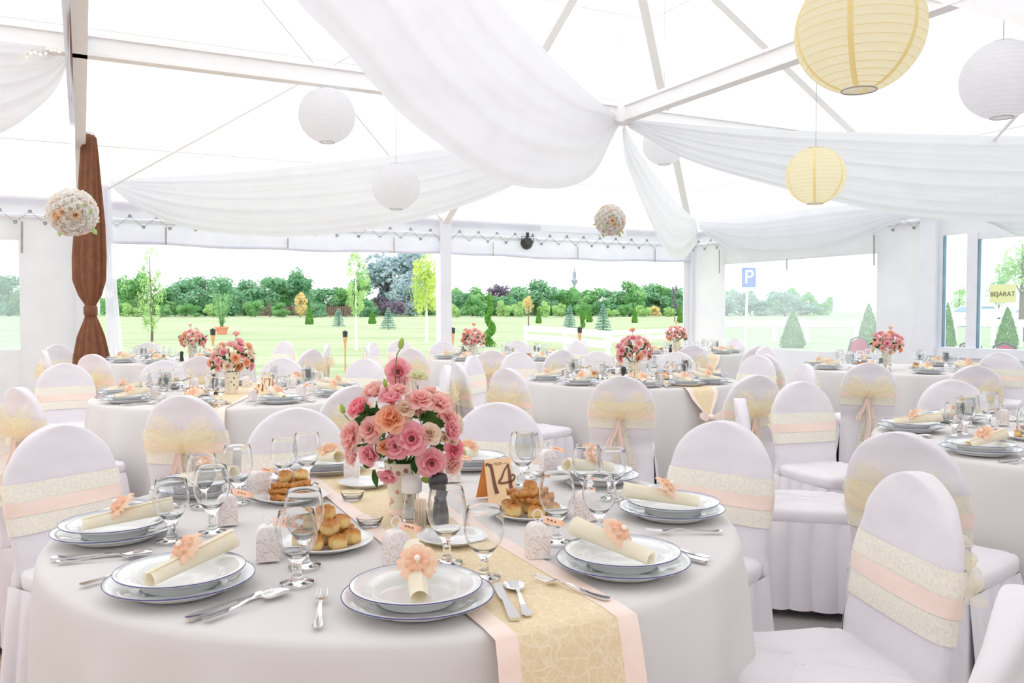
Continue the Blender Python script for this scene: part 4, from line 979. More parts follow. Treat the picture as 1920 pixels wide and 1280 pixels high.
def chair(px, ytop, face, label, sc=1.0, d=None, x=None, bow=True):
    """backrest top at a pixel; FACE is the heading of the sitter in degrees"""
    if d is None: d = (CH-.929)*FPX/(ytop-585+.0001)
    top = pd(px, ytop, d) if x is None else Vector((x, d, 0)); a = rad(face)
    bx = back_c(.929); loc = (top.x-bx*math.cos(a), top.y-bx*math.sin(a), 0)
    t = thing('banquet_chair', label, 'chair', loc, a, CG)
    j = random.uniform(-.012, .012)
    obj('backrest_cover', CH_BACK, t); obj('seat_cover', CH_SEAT, t); obj('gathered_skirt', CH_SKIRT, t)
    obj('lace_sash', CH_LACE, t, (0, 0, j)); obj('ribbon_band', CH_RIB, t, (0, 0, j))
    for lx, ly in ((.19, .17), (.19, -.17), (-.22, .17), (-.22, -.17)): obj('leg', CH_LEG, t, (lx, ly, 0))
    if bow:
        b = obj('bow_knot', CH_KNOT, t, (BX-.02, 0, .672+j), (0, 0, 0))
        obj('bow_loop', CH_LOOP, t, (0, 0, j))
        obj('lace_tail', CH_T1, t); obj('lace_tail', CH_T2, t); obj('ribbon_tail', CH_T3, t); obj('ribbon_tail', CH_T4, t)
    CHS.append((t, loc)); return t
W_ = 'white covered chair '
# front table
chair(108, 797, -29, W_+'with lace and peach band facing us, left behind the front table')
chair(555, 765, -72, W_+'showing its plain front, half hidden behind the big pink bouquet')
chair(935, 755, -100, W_+'facing us directly behind the orange card of the front table')
chair(1357, 790, -132, W_+'with slanting peach band beside the right plates of the front table')
chair(1722, 888, -172, W_+'largest in front, turned sideways with long seat to the front table')
chair(0, 0, 140, W_+'cut off at the bottom right corner, lace sash edge showing', d=1.2, x=.735)
chair(0, 0, 4, W_+'of which only the seat shows at the bottom left corner', d=1.97, x=-1.86)
# right table
chair(1700, 810, 40, W_+'with tulle bow turned away, close behind the sideways front chair')
chair(1543, 718, -72, W_+'with lace front and lace tails, at the right table corner')
chair(1425, 748, -12, W_+'seen edge-on with broad white seat and black leg on grey carpet')
chair(1838, 720, -95, W_+'behind the wine glasses of the right table')
# middle right table
chair(1165, 705, 82, W_+'with large tulle bow in front of the middle table')
chair(1418, 703, 107, W_+'with bow behind the edge-on chair, at the middle table')
chair(965, 689, 45, W_+'with bow turned toward the middle table, above the wine glass pair')
chair(1402, 666, -140, W_+'with pale front behind the middle table\'s peach runner end')
chair(1127, 660, -88, W_+'facing us behind the middle table, beside the orange card glasses')
chair(1258, 661, -108, W_+'facing us behind the middle table bouquet')
chair(970, 660, -62, W_+'with pink band facing us at the left rear of the middle table')
chair(900, 667, -22, W_+'narrow and pale, side turned between two bow chairs')
chair(886, 680, 22, W_+'with orange knotted bow seen obliquely, above the rear front-table chair')
chair(822, 685, 192, W_+'with folded cover seen from its side, right of the tall pink bloom')
chair(1507, 682, -172, W_+'leaning narrow and white with peach band, right of the middle table')
# table with the second number card, left middle
chair(342, 742, 84, W_+'with big peach and tulle bow in front of the left middle table')
chair(82, 722, 58, W_+'with tulle bow and creased cover, turned right at left middle table')
chair(662, 724, 132, W_+'with plain rounded back just left of the big pink bouquet')
chair(685, 672, -112, W_+'facing us right of the thin bamboo torch pole')
chair(525, 672, -88, W_+'facing us behind the second number card')
chair(313, 676, -68, W_+'facing us behind the left middle table\'s left glasses')
chair(121, 681, -52, W_+'with cream and peach band at the left end of left middle table')
chair(-48, 774, 40, W_+'cut off by the left picture edge above the plank floor')
# far left table
chair(375, 668, 105, W_+'with bow behind the left middle bouquet, at the curtain table')
chair(173, 664, 76, W_+'with golden bow just below the brown curtain')
chair(82, 657, 38, W_+'small and narrow with bow, leftmost by the white tent wall')
chair(106, 646, -36, W_+'small pale one against the white wall left of brown curtain')
chair(279, 642, -72, W_+'barely showing under the slim young tree')
chair(534, 640, -118, W_+'facing us on the lawn edge right of the curtain table')
chair(585, 655, 150, W_+'dark side turned, right end of the curtain table')
chair(614, 646, 185, W_+'thin edge showing beside the dark-sided curtain table chair')
# far centre table
chair(777, 653, 66, W_+'with dark back and bow behind the tall single bloom')
chair(749, 637, -55, W_+'pale one facing us left of the white tent post')
chair(688, 648, 14, W_+'with ruched side, left end of the far centre table')
chair(697, 642, -14, W_+'partly hidden behind the ruched-side chair near the torch')
chair(926, 655, 88, W_+'dark back with bow in front of the far centre bouquet')
chair(838, 640, -70, W_+'small one facing us next to the white tent post')
chair(970, 638, -96, W_+'small one facing us right of the spiral topiary')
chair(1052, 656, 118, W_+'narrow shaded back with orange bow at far centre table')
chair(1064, 641, -134, W_+'leaning white one under the ranch fence, first of the pair')
# far table by the white corner
chair(1095, 634, 0, W_+'slim sideways one before the white ranch fence gate post')
chair(1122, 638, 24, W_+'slim sideways one close behind the fence gate post chair')
chair(1178, 631, -72, W_+'pale one facing us above the middle table bouquet')
chair(1298, 647, 84, W_+'with golden bow in front of the white corner panel table')
chair(1421, 649, 110, W_+'dark back with pale bow under the parking sign')
chair(1370, 634, -148, W_+'small one facing us before the cloudy window')
# table by the glazed door
chair(1630, 680, 76, W_+'with hanging bow in front of the door table')
chair(1830, 685, 82, W_+'dark topped with bow below the glazed door')
chair(1812, 659, -128, W_+'pale one against the grey door panel')
chair(1476, 652, -56, W_+'facing us with peach band below the large thuja')
chair(1480, 663, 32, W_+'with orange bow turned toward the door table')

# red banquet chairs outside the windows
rb = MB(); rs = []
for z in np.linspace(.50, .92, 12):
    q = (z-.5)/.42; w = .2*(max(0, 1-max(0, (q-.45)/.55)**2.4))**.5+.004
    rs.append([(-.2-.08*q+.025*math.cos(a), w*math.sin(a), z) for a in np.linspace(0, 2*PI, 24, endpoint=False)])
RB = loft(rb, rs).mesh('backrest', M['red'], 179)
RS = MB().box((0, 0, .44), (.42, .40, .07)).mesh('seat', M['red'], 30)
rf_ = MB(); rf_.tube([(-.23, -.2, 0), (-.22, -.2, .45), (-.26, -.215, .72), (-.285, -.14, .9), (-.29, 0, .945), (-.285, .14, .9), (-.26, .215, .72), (-.22, .2, .45), (-.23, .2, 0)], .014, 8)
rf_.tube([(.19, -.18, 0), (.18, -.18, .42)], .013); rf_.tube([(.19, .18, 0), (.18, .18, .42)], .013)
RF = rf_.mesh('chair_frame', M['black'])
for px, lab in ((1634, 'half hidden by the white panel, in the cloudy window corner'), (1773, 'in the narrow door pane below the thuja'), (1845, 'first in the wide door pane, below the parked car'), (1909, 'at the far edge of the wide door pane')):
    w = w_at(px, 5.9); q = T(5.9, w)
    t = thing('red_chair', 'red upholstered banquet chair outdoors '+lab, 'chair', (q.x, q.y, lawn_z(q.y)+.03), rz_u, 'red chairs outside the tent')
    obj('backrest', RB, t); obj('seat', RS, t); obj('chair_frame', RF, t)
# ------------------------------------------------------------------ tableware
TZ = .76
PL_BIG = MB().lathe([(0, .004), (.082, .004), (.086, 0), (.092, 0), (.094, .006), (.118, .012), (.1455, .0225), (.1462, .0245), (.1445, .0252), (.116, .0165), (.098, .0105), (.092, .0078), (0, .0075)], 72).mesh('plate', M['porcelain'], 50)
PL_BIGR = MB().tube([(.1458*math.cos(a), .1458*math.sin(a), .0247) for a in np.linspace(0, 2*PI, 73)], .0013, 6, caps=False).mesh('rim_line', M['navy'])
PL_SOUP = MB().lathe([(0, .004), (.066, .004), (.07, 0), (.076, 0), (.079, .006), (.086, .0175), (.1265, .0305), (.1275, .0325), (.126, .0335), (.088, .0235), (.081, .0185), (.074, .0085), (.064, .007), (0, .007)], 72).mesh('soup_plate', M['porcelain'], 50)
PL_SOUPR = MB().tube([(.127*math.cos(a), .127*math.sin(a), .0328) for a in np.linspace(0, 2*PI, 73)], .0012, 6, caps=False).mesh('rim_line', M['navy'])
PL_SIDE = MB().lathe([(0, .003), (.05, .003), (.053, 0), (.057, 0), (.06, .005), (.087, .014), (.088, .0155), (.0865, .016), (.06, .009), (.052, .006), (0, .006)], 56).mesh('side_plate', M['porcelain'], 50)
PL_PAS = MB().lathe([(0, .003), (.062, .003), (.066, 0), (.07, 0), (.074, .006), (.112, .016), (.113, .018), (.1115, .0185), (.076, .011), (.066, .0075), (0, .007)], 64).mesh('serving_plate', M['porcelain'], 50)
def gob(h, rb, rr, rf):
    s = h/.165
    o = [(0, .0015), (rf*.55, .0012), (rf*.96, 0), (rf, .001), (rf, .003), (rf*.75, .006), (rf*.42, .0095), (.0125, .014), (.0098, .022*s), (.0090, .034*s), (.0100, .046*s), (.0135, .053*s), (.0180*1.05, .058*s)]
    bowl = [(.55, .068), (.75, .078), (.89, .09), (.97, .102), (1., .114), (.985, .126), (.945, .138), (.895, .150), (rr/rb, .1640)]
    o += [(rb*a, z*s) for a, z in bowl]
    inn = [(rb*a-.0014, z*s) for a, z in bowl][::-1]; inn[0] = (rr-.0013, .1640*s)
    mid = [(rr-.0002, .1648*s), (rr-.0011, .1648*s)]
    o += mid+inn+[(rb*.42, .0665*s), (rb*.2, .063*s), (0, .0620*s)]
    return MB().lathe(o, 40).mesh('goblet', M['glass'], 70)
GOB = {'big': gob(.172, .0445, .0365, .036), 'small': gob(.153, .0432, .0365, .035)}
GOBR = {k: MB().tube([(r*math.cos(a), r*math.sin(a), z) for a in np.linspace(0, 2*PI, 41)], .0011, 6, caps=False).mesh('rim', M['glass']) for k, r, z in (('big', .0358, .1717), ('small', .0338, .1517))}
# rolled napkin lying along +x
def roll(s, t):
    th = t*2*PI*2.3; r = (.0125+.0042*t*2.3/1.0)*(.86+.34*s); L = .1
    edge = .018*(t-.4)*math.sin(s*PI-1.57)
    return (-L+2*L*s+edge*.8, r*math.cos(th), r*.86*math.sin(th))
NAPK = MB().grid(roll, 14, 80).mesh('napkin_roll', M['napkin'], 179)
rbm = MB()
for k in range(8):
    a = 2*PI*k/8+.1
    def pf(s, t, a=a):
        x = (t-.5)*2; r = .004+.036*s; w = .0125*math.sin(min(1, s*1.0)*PI*.72)
        z = .004*s+.010*math.sin(s*PI)+.0065*(1-abs(x))*s-.003
        return (r*math.cos(a)-x*w*math.sin(a), r*math.sin(a)+x*w*math.cos(a), z)
    rbm.grid(pf, 7, 7)
    def pf2(s, t, a=a+.35):
        x = (t-.5)*2; r = .004+.018*s; w = .008*math.sin(min(1, s*1.05)*PI*.6)
        return (r*math.cos(a)-x*w*math.sin(a), r*math.sin(a)+x*w*math.cos(a), .010+.012*math.sin(s*PI*.8)+.005*math.cos(x*PI)*s)
    rbm.grid(pf2, 6, 6)
RIBF = rbm.mesh('ribbon_flower', M['peach_flower'], 179)
PEARL = MB().lathe([(.0065*math.cos(a), .0065*math.sin(a)) for a in np.linspace(-PI/2, PI/2, 9)], 14).mesh('pearl', M['pearl'], 179)
# cutlery along +x (tip towards +x)
def flat(m, outline, zf, th=.0022):
    """symmetric flat shape: outline (x, halfwidth), zf height along x"""
    n = len(outline)
    for sgn in (1, -1):
        b = len(m.v)
        for x, w in outline:
            for y in (-w, -w*.5, 0, w*.5, w): m.v.append((x, y, zf(x, y/(w+1e-6))+sgn*th/2))
        for i in range(n-1):
            for j in range(4):
                q = (b+i*5+j, b+(i+1)*5+j, b+(i+1)*5+j+1, b+i*5+j+1); m.f.append(q if sgn < 0 else q[::-1]); m.m.append(0)
    b1 = len(m.v)-2*n*5; b2 = b1+n*5
    for i in range(n-1):
        for j in (0, 4):
            m.f.append((b1+i*5+j, b1+(i+1)*5+j, b2+(i+1)*5+j, b2+i*5+j)); m.m.append(0)
    for i in (0, n-1):
        m.f.append(tuple(b1+i*5+j for j in range(5))+tuple(b2+i*5+j for j in reversed(range(5)))); m.m.append(0)
    return m
HND = [(-.1, .004), (-.097, .0085), (-.09, .0098), (-.075, .0085), (-.05, .0058), (-.02, .0040), (.0, .0034), (.02, .0034)]
fk = MB(); fz = lambda x, q: .0035+.008*math.sin(max(0, min(1, (x+.03)/.09))*PI)*.9+(.006*max(0, (x-.06)/.04))
flat(fk, HND+[(.032, .005), (.04, .0105), (.048, .0125), (.056, .0128)], fz)
for k in range(4):
    y = -.0105+.007*k; fk.tube([(.054, y, fz(.054, 0)), (.075, y*.98, fz(.075, 0)), (.099, y*.92, fz(.098, 0))], [.0017, .0015, .0008], 6)
FORK = fk.mesh('fork', M['chrome'], 50)
def spz(x, q):
    base = .0035+.008*math.sin(max(0, min(1, (x+.03)/.08))*PI)
    if x > .035: u = (x-.035)/.065; base += -.003+.0055*q*q*math.sin(u*PI)+.004*u
    return base
sp = flat(MB(), HND+[(.03, .0042), (.038, .009), (.048, .0165), (.06, .0205), (.073, .0212), (.085, .0188), (.094, .013), (.1, .004)], spz)
SPOON = sp.mesh('spoon', M['chrome'], 60)
kn = flat(MB(), [(-.105, .005), (-.102, .0095), (-.09, .0105), (-.06, .0092), (-.02, .0070), (.005, .0062)], lambda x, q: .0035, .0062)
flat(kn, [(.005, .0062), (.012, .0085), (.05, .0095), (.085, .0088), (.102, .0045), (.108, .0008)], lambda x, q: .0032, .0018)
KNIFE = kn.mesh('knife', M['chrome'], 50)
# favour box
FB = MB().box((0, 0, .026), (.05, .05, .052)).mesh('box_body', M['favor'], 20)
fr = MB(); lev = []
for i in range(7):
    q = i/6; w = .025*math.cos(q*PI*.42); d_ = .025*(1-.35*q); z = .052+.026*math.sin(q*PI/2)
    lev.append([(-w, -d_, z), (w, -d_, z), (w, d_, z), (-w, d_, z)])
for i in range(6): fr.add(lev[i]+lev[i+1], [(j, (j+1) % 4, 4+(j+1) % 4, 4+j) for j in range(4)])
fr.add(lev[6], [(0, 1, 2, 3)])
FR = fr.mesh('box_lid', M['favor'], 40)
FL = MB().tube(crom([(0, 0, .076), (.004, 0, .083), (.011, .001, .095), (.005, .002, .106), (-.005, .002, .106), (-.011, .001, .095), (-.004, 0, .083), (0, 0, .078)], 30), .0014, 6).tube([(0, 0, .08), (.02, .006, .088), (.024, .01, .08)], .0014, 5).mesh('ribbon_loop', M['voile'], 179)
tg = MB(); tg.grid(lambda s, t: (.014+.055*s, .017*math.sin(PI*min(1, s*.75+.25))*(t-.5)*2+.018, .082-.016*s+.012*(t-.5)), 8, 6)
for k in range(3): tg.box((.03+.008*k, .0175, .0795-.003*k), (.003, .012, .0012), None, 1)
FT = tg.mesh('gift_tag', [M['tag'], M['ink']], 179)
PG, SG_, NG, GG = 'large dinner plates', 'soup plates on dinner plates', 'rolled cream napkins', 'stemmed goblets'
def plates_at(x, y, a, lab, far=False):
    t = thing('dinner_plate', f'large white dinner plate with thin navy rim, {lab}', 'plate', (x, y, TZ+.0055), a, PG); obj('plate_body', PL_BIG, t); obj('rim_line', PL_BIGR, t)
    jx, jy = random.uniform(-.006, .006), random.uniform(-.006, .006)
    t = thing('soup_plate', f'white navy-rimmed soup plate holding a napkin roll, {lab}', 'plate', (x+jx, y+jy, TZ+.0150), a, SG_); obj('plate_body', PL_SOUP, t); obj('rim_line', PL_SOUPR, t)
def napkin_at(x, y, a, lab, tilt=9, shift=.03):
    e = Euler((0, -rad(tilt), a))
    p = Vector((x+shift*math.cos(a), y+shift*math.sin(a), TZ+.0150+.0445))
    t = thing('rolled_napkin', f'cream napkin roll tied with peach ribbon flower, {lab}', 'napkin', p, 0, NG, rot=e)
    obj('napkin_roll', NAPK, t); f = obj('ribbon_flower', RIBF, t, (-.008, 0, .021), (0, -rad(38), random.uniform(-.3, .3))); obj('pearl', PEARL, f, (0, 0, .026))
def goblet_at(x, y, k, lab):
    t = thing('goblet', f'clear {"tall" if k == "big" else "short"} stemmed goblet, {lab}', 'glass', (x, y, TZ+.0052), 0, GG); obj('goblet_glass', GOB[k], t)
def cut_at(kind, x, y, a, lab, z=.0055):
    me = {'fork': FORK, 'knife': KNIFE, 'spoon': SPOON}[kind]
    o = obj(kind, me, None, (x, y, TZ+z), (0, 0, a)); tag(o, f'polished steel {kind}, {lab}', kind, f'steel {kind} place pieces' if kind != 'knife' else 'steel knife place pieces')
def favor_at(x, y, a, lab):
    t = thing('favor_box', f'white cut-out favour box with peach tag, {lab}', 'gift box', (x, y, TZ+.0055), a, 'wedding favour boxes')
    obj('box_body', FB, t); obj('box_lid', FR, t); obj('ribbon_loop', FL, t); obj('gift_tag', FT, t)
# pastries
def scone(seed):
    R = random.Random(seed); m = MB()
    def f(s, t):
        a = 2*PI*t
        pr = [(0, 0), (.017, 0), (.0205, .006), (.0205, .018), (.019, .026), (.012, .030), (0, .031)]
        k = s*6; i = min(5, int(k)); q = k-i; r = pr[i][0]*(1-q)+pr[i+1][0]*q; z = pr[i][1]*(1-q)+pr[i+1][1]*q
        w = 1+.06*math.sin(3*a+seed)+.05*math.sin(5*a+2*seed)
        return (r*w*math.cos(a), r*w*math.sin(a), z+.0015*math.sin(6*a+s*9))
    return m.grid(f, 13, 22, cv=True).mesh('pastry', [M['crust']], 179)
SCONES = [scone(i) for i in range(4)]
def stickm(seed, ring_=False):
    R = random.Random(seed); m = MB(); L = .052
    if ring_: pts = [(.024*math.cos(a), .024*math.sin(a), .008) for a in np.linspace(0, 1.9*PI, 26)]
    else: pts = [(-L+2*L*t, .008*math.sin(t*5+seed), .008+.002*math.sin(t*9)) for t in np.linspace(0, 1, 22)]
    m.tube(pts, [.0085+.0018*math.sin(i*1.6+seed) for i in range(len(pts))], 10)
    return m.mesh('pastry', [M['stick']], 179)
STICKS = [stickm(i) for i in range(3)]+[stickm(9, True)]
def pastries(x, y, lab, layout, z0=.011, tri=1):
    ordn = {'scone': 0, 'stick': 0}
    for kind, dx, dy, dz, rz, rx in layout:
        me = random.choice(SCONES) if kind == 'scone' else (STICKS[3] if kind == 'ringp' else random.choice(STICKS[:3]))
        o = obj('scone' if kind == 'scone' else 'pastry_twist', me, None, (x+dx, y+dy, TZ+z0+dz), (rx, 0, rz), random.uniform(.92, 1.08)*tri)
        if kind == 'scone': pos = 'top' if dz > .03 else ('upper' if dz > .015 else 'bottom')
        else: pos = 'top' if dz > .03 else ('upper' if dz > .015 else 'bottom')
        side = ('front' if dy < -.03 else 'back' if dy > .03 else 'middle')+(' left' if dx < -.025 else ' right' if dx > .025 else ' centre')
        nm = 'round golden scone' if kind == 'scone' else 'brown pastry twist'
        key = (lab, nm, pos, side); pastries.c[key] = pastries.c.get(key, 0)+1
        ex = ['', ', second', ', third', ', fourth', ', fifth'][min(4, pastries.c[key]-1)]
        tag(o, f'{nm}, {pos} layer {side}{ex}, {lab}', 'pastry', 'pastries on the serving plates')
pastries.c = {}
def spt(x, y, lab):
    t = thing('serving_plate', f'white serving plate of pastries, {lab}', 'plate', (x, y, TZ+.003), 0, 'pastry serving plates'); obj('plate_body', PL_PAS, t)
def heap(kind, seed):
    R = random.Random(seed); L = []
    if kind == 'scones':
        for i in range(7):
            a = i*2*PI/7; L.append(('scone', .062*math.cos(a), .062*math.sin(a), 0, R.uniform(0, 6), 0))
        L.append(('scone', 0, 0, 0, 0, 0))
        for i in range(4):
            a = i*2*PI/4+.4; L.append(('scone', .034*math.cos(a), .034*math.sin(a), .032, R.uniform(0, 6), R.uniform(-.3, .3)))
        L.append(('scone', .0, .0, .060, 0, .35))
    elif kind == 'mix':
        for i in range(6):
            a = i*2*PI/6-.3; L.append(('scone', .064*math.cos(a), .064*math.sin(a), 0, R.uniform(0, 6), 0))
        L.append(('scone', 0, 0, 0, 0, 0))
        for i in range(4): L.append(('stick', R.uniform(-.012, .012), -.04+.024*i, .032, R.uniform(-.5, .5), 0))
        for i in range(2): L.append(('stick', R.uniform(-.012, .012), -.018+.024*i, .049, R.uniform(.3, 1), 0))
        L.append(('scone', .0, .03, .052, 0, .3))
    elif kind == 'sticks':
        for i in range(5): L.append(('stick', R.uniform(-.01, .01), -.055+.026*i, 0, R.uniform(-.2, .2), 0))
        for i in range(4): L.append(('ringp' if i == 1 else 'stick', R.uniform(-.01, .01), -.042+.026*i, .018, R.uniform(-.4, .4), 0))
        for i in range(3): L.append(('stick', R.uniform(-.01, .01), -.03+.026*i, .035, R.uniform(-.6, .6), 0))
        L.append(('scone', -.02, .0, .050, 0, .3)); L.append(('scone', .025, .005, .05, 0, -.3))
    else:
        for i in range(5):
            a = i*2*PI/5; L.append(('scone', .05*math.cos(a), .05*math.sin(a), 0, R.uniform(0, 6), 0))
        L.append(('stick', 0, -.01, .032, .4, 0)); L.append(('stick', 0, .015, .032, -.5, 0))
    return L
# tablecloths with the round tables under them
def cloth_mesh(R, seed, nf=16, hem=.03, damp=None, at=(0, 0), skip=()):
    rr = random.Random(seed); ph = [rr.uniform(0, 6) for _ in range(4)]
    pr = [(R*.5, TZ), (R*.85, TZ), (R-.022, TZ), (R-.008, TZ-.0035), (R, TZ-.014), (R+.003, TZ-.04)]
    n = 200; m = MB(); rings = []; near = [q for i_, q in enumerate(CHS) if i_ not in skip and math.hypot(q[0].location.x-at[0], q[0].location.y-at[1]) < R+.9]
    for r, z in pr: rings.append([(r*math.cos(2*PI*i/n), r*math.sin(2*PI*i/n), z) for i in range(n)])
    for k in range(1, 15):
        s = k/14; z = TZ-.04-(TZ-.04-hem)*s; row = []
        for i in range(n):
            a = 2*PI*i/n
            w = .5+.5*math.sin(nf*a+ph[0]+1.2*math.sin(3*a+ph[1])); w = w**1.6
            if damp is not None: w = w*(1-.9*math.exp(-((((a-damp+PI) % (2*PI))-PI)/.24)**2))*(1-.9*math.exp(-((((a-damp) % (2*PI))-PI)/.24)**2))
            f = .004+(.03+.075*s**.9)*w*s**.4*(.75+.35*math.sin(5*a+ph[2]))+.01*s
            rr_ = R+.003+f
            if z < .53:          # seats pushed under the table press the cloth inwards
                for tc_, _l in near:
                    ch_, sh_ = math.cos(-tc_.rotation_euler.z), math.sin(-tc_.rotation_euler.z)
                    for _ in range(60):
                        dx, dy = at[0]+rr_*math.cos(a)-tc_.location.x, at[1]+rr_*math.sin(a)-tc_.location.y
                        lx, ly = dx*ch_-dy*sh_, dx*sh_+dy*ch_
                        if -.4 < lx < .30 and abs(ly) < .29: rr_ -= .01
                        else: break
            row.append((rr_*math.cos(a), rr_*math.sin(a), z))
        rings.append(row)
    b = len(m.v); m.v.append((0, 0, TZ))
    for r in rings: m.v.extend(r)
    for i in range(n): m.f.append((0, 1+i, 1+(i+1) % n)); m.m.append(0)
    for k in range(len(rings)-1):
        for i in range(n):
            i2 = (i+1) % n; m.f.append((1+k*n+i, 1+(k+1)*n+i, 1+(k+1)*n+i2, 1+k*n+i2)); m.m.append(0)
    return m.mesh('tablecloth', M['cloth'], 179)
def runner(cx, cy, R, ang, lab, drop=.5, w=.115, rb=.032, tie=None, back=None):
    """lace runner over the table top, hanging over the edge at its front end; TIE gathers the hanging end"""
    t = thing('table_runner', lab, 'table runner', (cx, cy, 0), ang, 'lace and peach table runners')   # local -x is the front end
    def path(s):
        L = 2*R+2*drop; d = s*L-drop
        if d < 0: return -R-.016-.105*(-d/drop)**.75, TZ+.003+d, d
        if d > 2*R: return R+.012+.05*((d-2*R)/drop), TZ+.003-(d-2*R), 2*R-d
        x = d-R; e = min(d, 2*R-d)
        return x, TZ+.0035, 1
    def strip_(y0, y1, ny, lift):
        m = MB()
        def f(s, t_):
            x, z, h = path(s); y = y0+(y1-y0)*t_; g = 1
            if h < 0 and tie:
                q = -h/drop; g = 1-.78*math.exp(-((q-tie)/.22)**2)
            if h < 0: x += (-1 if x < 0 else 1)*(.012*math.sin(y*40+1)*(-h/drop)+.02*(1-g)); y = y*(1+.1*(-h/drop))
            return (x, y*g, z+lift)
        m.grid(f, 90, ny); return m
    obj('lace_panel', strip_(-w, w, 20, .0).mesh('lace_panel', M['runner'], 179), t)
    for s_ in (-1, 1): obj('ribbon_edge', strip_(s_*w-.012*s_, s_*(w+rb), 5, .0008).mesh('ribbon_edge', M['peach_satin'], 179), t)
    if tie:
        z = TZ-drop*tie; x = -R-.016-.105*tie**.75-.035
        k = MB().lathe([(.0, -.02), (.03, -.018), (.036, 0), (.03, .018), (0, .02)], 14, (x, 0, z))
        for sy in (-1, 1): k.grid(lambda s, q: (x-.015-.02*math.sin(s*PI), sy*(.02+.09*s), z+(q-.5)*.07*math.sin(s*PI*.8+.2)+.02*s), 8, 6); k.grid(lambda s, q: (x-.012, sy*.04*s+(q-.5)*.03, z-.16*s), 8, 4)
        obj('ribbon_bow', k.mesh('ribbon_bow', M['peach_satin'], 179), t)
    return t
VASE = MB().lathe([(0, .003), (.036, .0), (.038, .002), (.039, .012), (.041, .04), (.046, .09), (.0535, .14), (.0555, .15), (.0535, .15), (.045, .095), (.04, .05), (.036, .01), (0, .008)], 40).mesh('vase_body', M['vase'], 60)
VBAND = MB().lathe([(.0392, .004), (.0398, .012), (.0403, .02)], 40).mesh('base_band', M['peach_satin'], 179)
def vase_at(x, y, lab, sc=1):
    t = thing('vase', f'cream vase with flower and butterfly pattern, {lab}', 'vase', (x, y, TZ+.004), random.uniform(0, 6), 'cream patterned vases', sc=sc)
    obj('vase_body', VASE, t); obj('base_band', VBAND, t)
BUD = MB().lathe([(0, 0), (.006, .004), (.0085, .014), (.006, .026), (0, .034)], 10).mesh('bud', LEAF['yellow'], 179)
def bouquet_generic(x, y, lab, seed, Rb=.135, tall=True):
    R = random.Random(seed); c = Vector((0, 0, .235))
    t = thing('bouquet', f'bouquet of pink, peach and cream blooms, {lab}', 'bouquet', (x, y, TZ+.004), 0, 'pink flower bouquets')
    n = 30; g = (1+5**.5)/2
    for i in range(n):
        z = .97-1.45*(i+.5)/n; a = 2*PI*i/g+seed; q = math.sqrt(1-z*z); d = Vector((q*math.cos(a), q*math.sin(a), z))
        kind, sty = R.choice([('pink', 'open'), ('pale', 'open'), ('pink', 'cup'), ('pale', 'open'), ('peach', 'rose'), ('cream', 'rose'), ('pale', 'cup'), ('pale', 'rose')])
        p = c+Vector((d.x*Rb, d.y*Rb, d.z*Rb*.95))*R.uniform(.85, 1.05); obj('flower', bloom(kind, sty), t, p, aim(d+Vector((0, 0, .15))), R.uniform(.72, .95))
    if tall:
        for k in range(1):
            p = c+Vector((R.uniform(-.03, .03), R.uniform(-.03, .03), Rb*1.22)); obj('flower', bloom(R.choice(['pale', 'cream', 'peach']), 'cup'), t, p, aim((R.uniform(-.3, .3), -.5, 1)), .8)
            obj('stem', MB().tube([c, p], .002, 5).mesh('stem', M['stem']), t)
    lf = leafspray(None, 46, Rb*1.08, seed); lm = MB().merge(lf, Matrix.Translation(c)); 
    for i in range(10): a = i*.628; lm.tube([(0, 0, .06), (.02*math.cos(a), .02*math.sin(a), .14), (.08*math.cos(a), .08*math.sin(a), .2)], .0022, 5)
    obj('foliage', lm.mesh('foliage', LEAF['bouquet'], 0), t)
SALT_G = MB().lathe([(0, 0), (.02, 0), (.0215, .004), (.019, .025), (.015, .05), (.0165, .062), (.0150, .062), (.0135, .05), (.0172, .025), (.0185, .006), (0, .006)], 24).mesh('jar', M['glass'], 60)
SALT_S = MB().lathe([(0, .007), (.018, .0072), (.0168, .024), (0, .024)], 20).mesh('salt', M['white_paint'], 60)
SALT_C = MB().lathe([(.0172, .058), (.0215, .06), (.022, .078), (.0205, .088), (.013, .094), (0, .095)], 24).mesh('cap', M['salt_cap'], 60)
PEP_B = MB().lathe([(0, 0), (.0235, 0), (.024, .012), (.0225, .03), (.019, .045), (.0165, .052), (.0185, .056), (.0185, .064), (.016, .068), (.018, .073), (.021, .086), (.0215, .098), (.018, .108), (.009, .113), (0, .114)], 28).mesh('mill_body', M['steel_dark'], 60)
def shakers(x, y, lab, dx=.05, dy=-.02):
    t = thing('salt_shaker', f'glass salt shaker with white cap, {lab}', 'shaker', (x-dx/2, y+dy, TZ+.005), 0, 'salt shakers'); obj('jar', SALT_G, t); obj('salt', SALT_S, t); obj('cap', SALT_C, t)
    t = thing('pepper_mill', f'dark pepper mill with rounded top, {lab}', 'pepper mill', (x+dx/2, y+dy, TZ+.005), 0, 'pepper mills'); obj('mill_body', PEP_B, t)
def stroke(m, pts, w, z=0, mi=0):
    """pen stroke on the card (local x right, z up); w gives half-widths"""
    P = crom([(x, 0, y) for x, y in pts], 22); k = len(P)
    for i in range(k):
        pass
    b = len(m.v)
    for i, p in enumerate(P):
        d = (P[min(i+1, k-1)]-P[max(i-1, 0)]).normalized(); nn = Vector((d.z, 0, -d.x)); hw = 1.45*float(np.interp(i/(k-1), np.linspace(0, 1, len(w)), w))
        m.v.append(tuple(p-nn*hw+Vector((0, -z, 0)))); m.v.append(tuple(p+nn*hw+Vector((0, -z, 0))))
    for i in range(k-1): m.f.append((b+2*i, b+2*i+1, b+2*i+3, b+2*i+2)); m.m.append(mi)
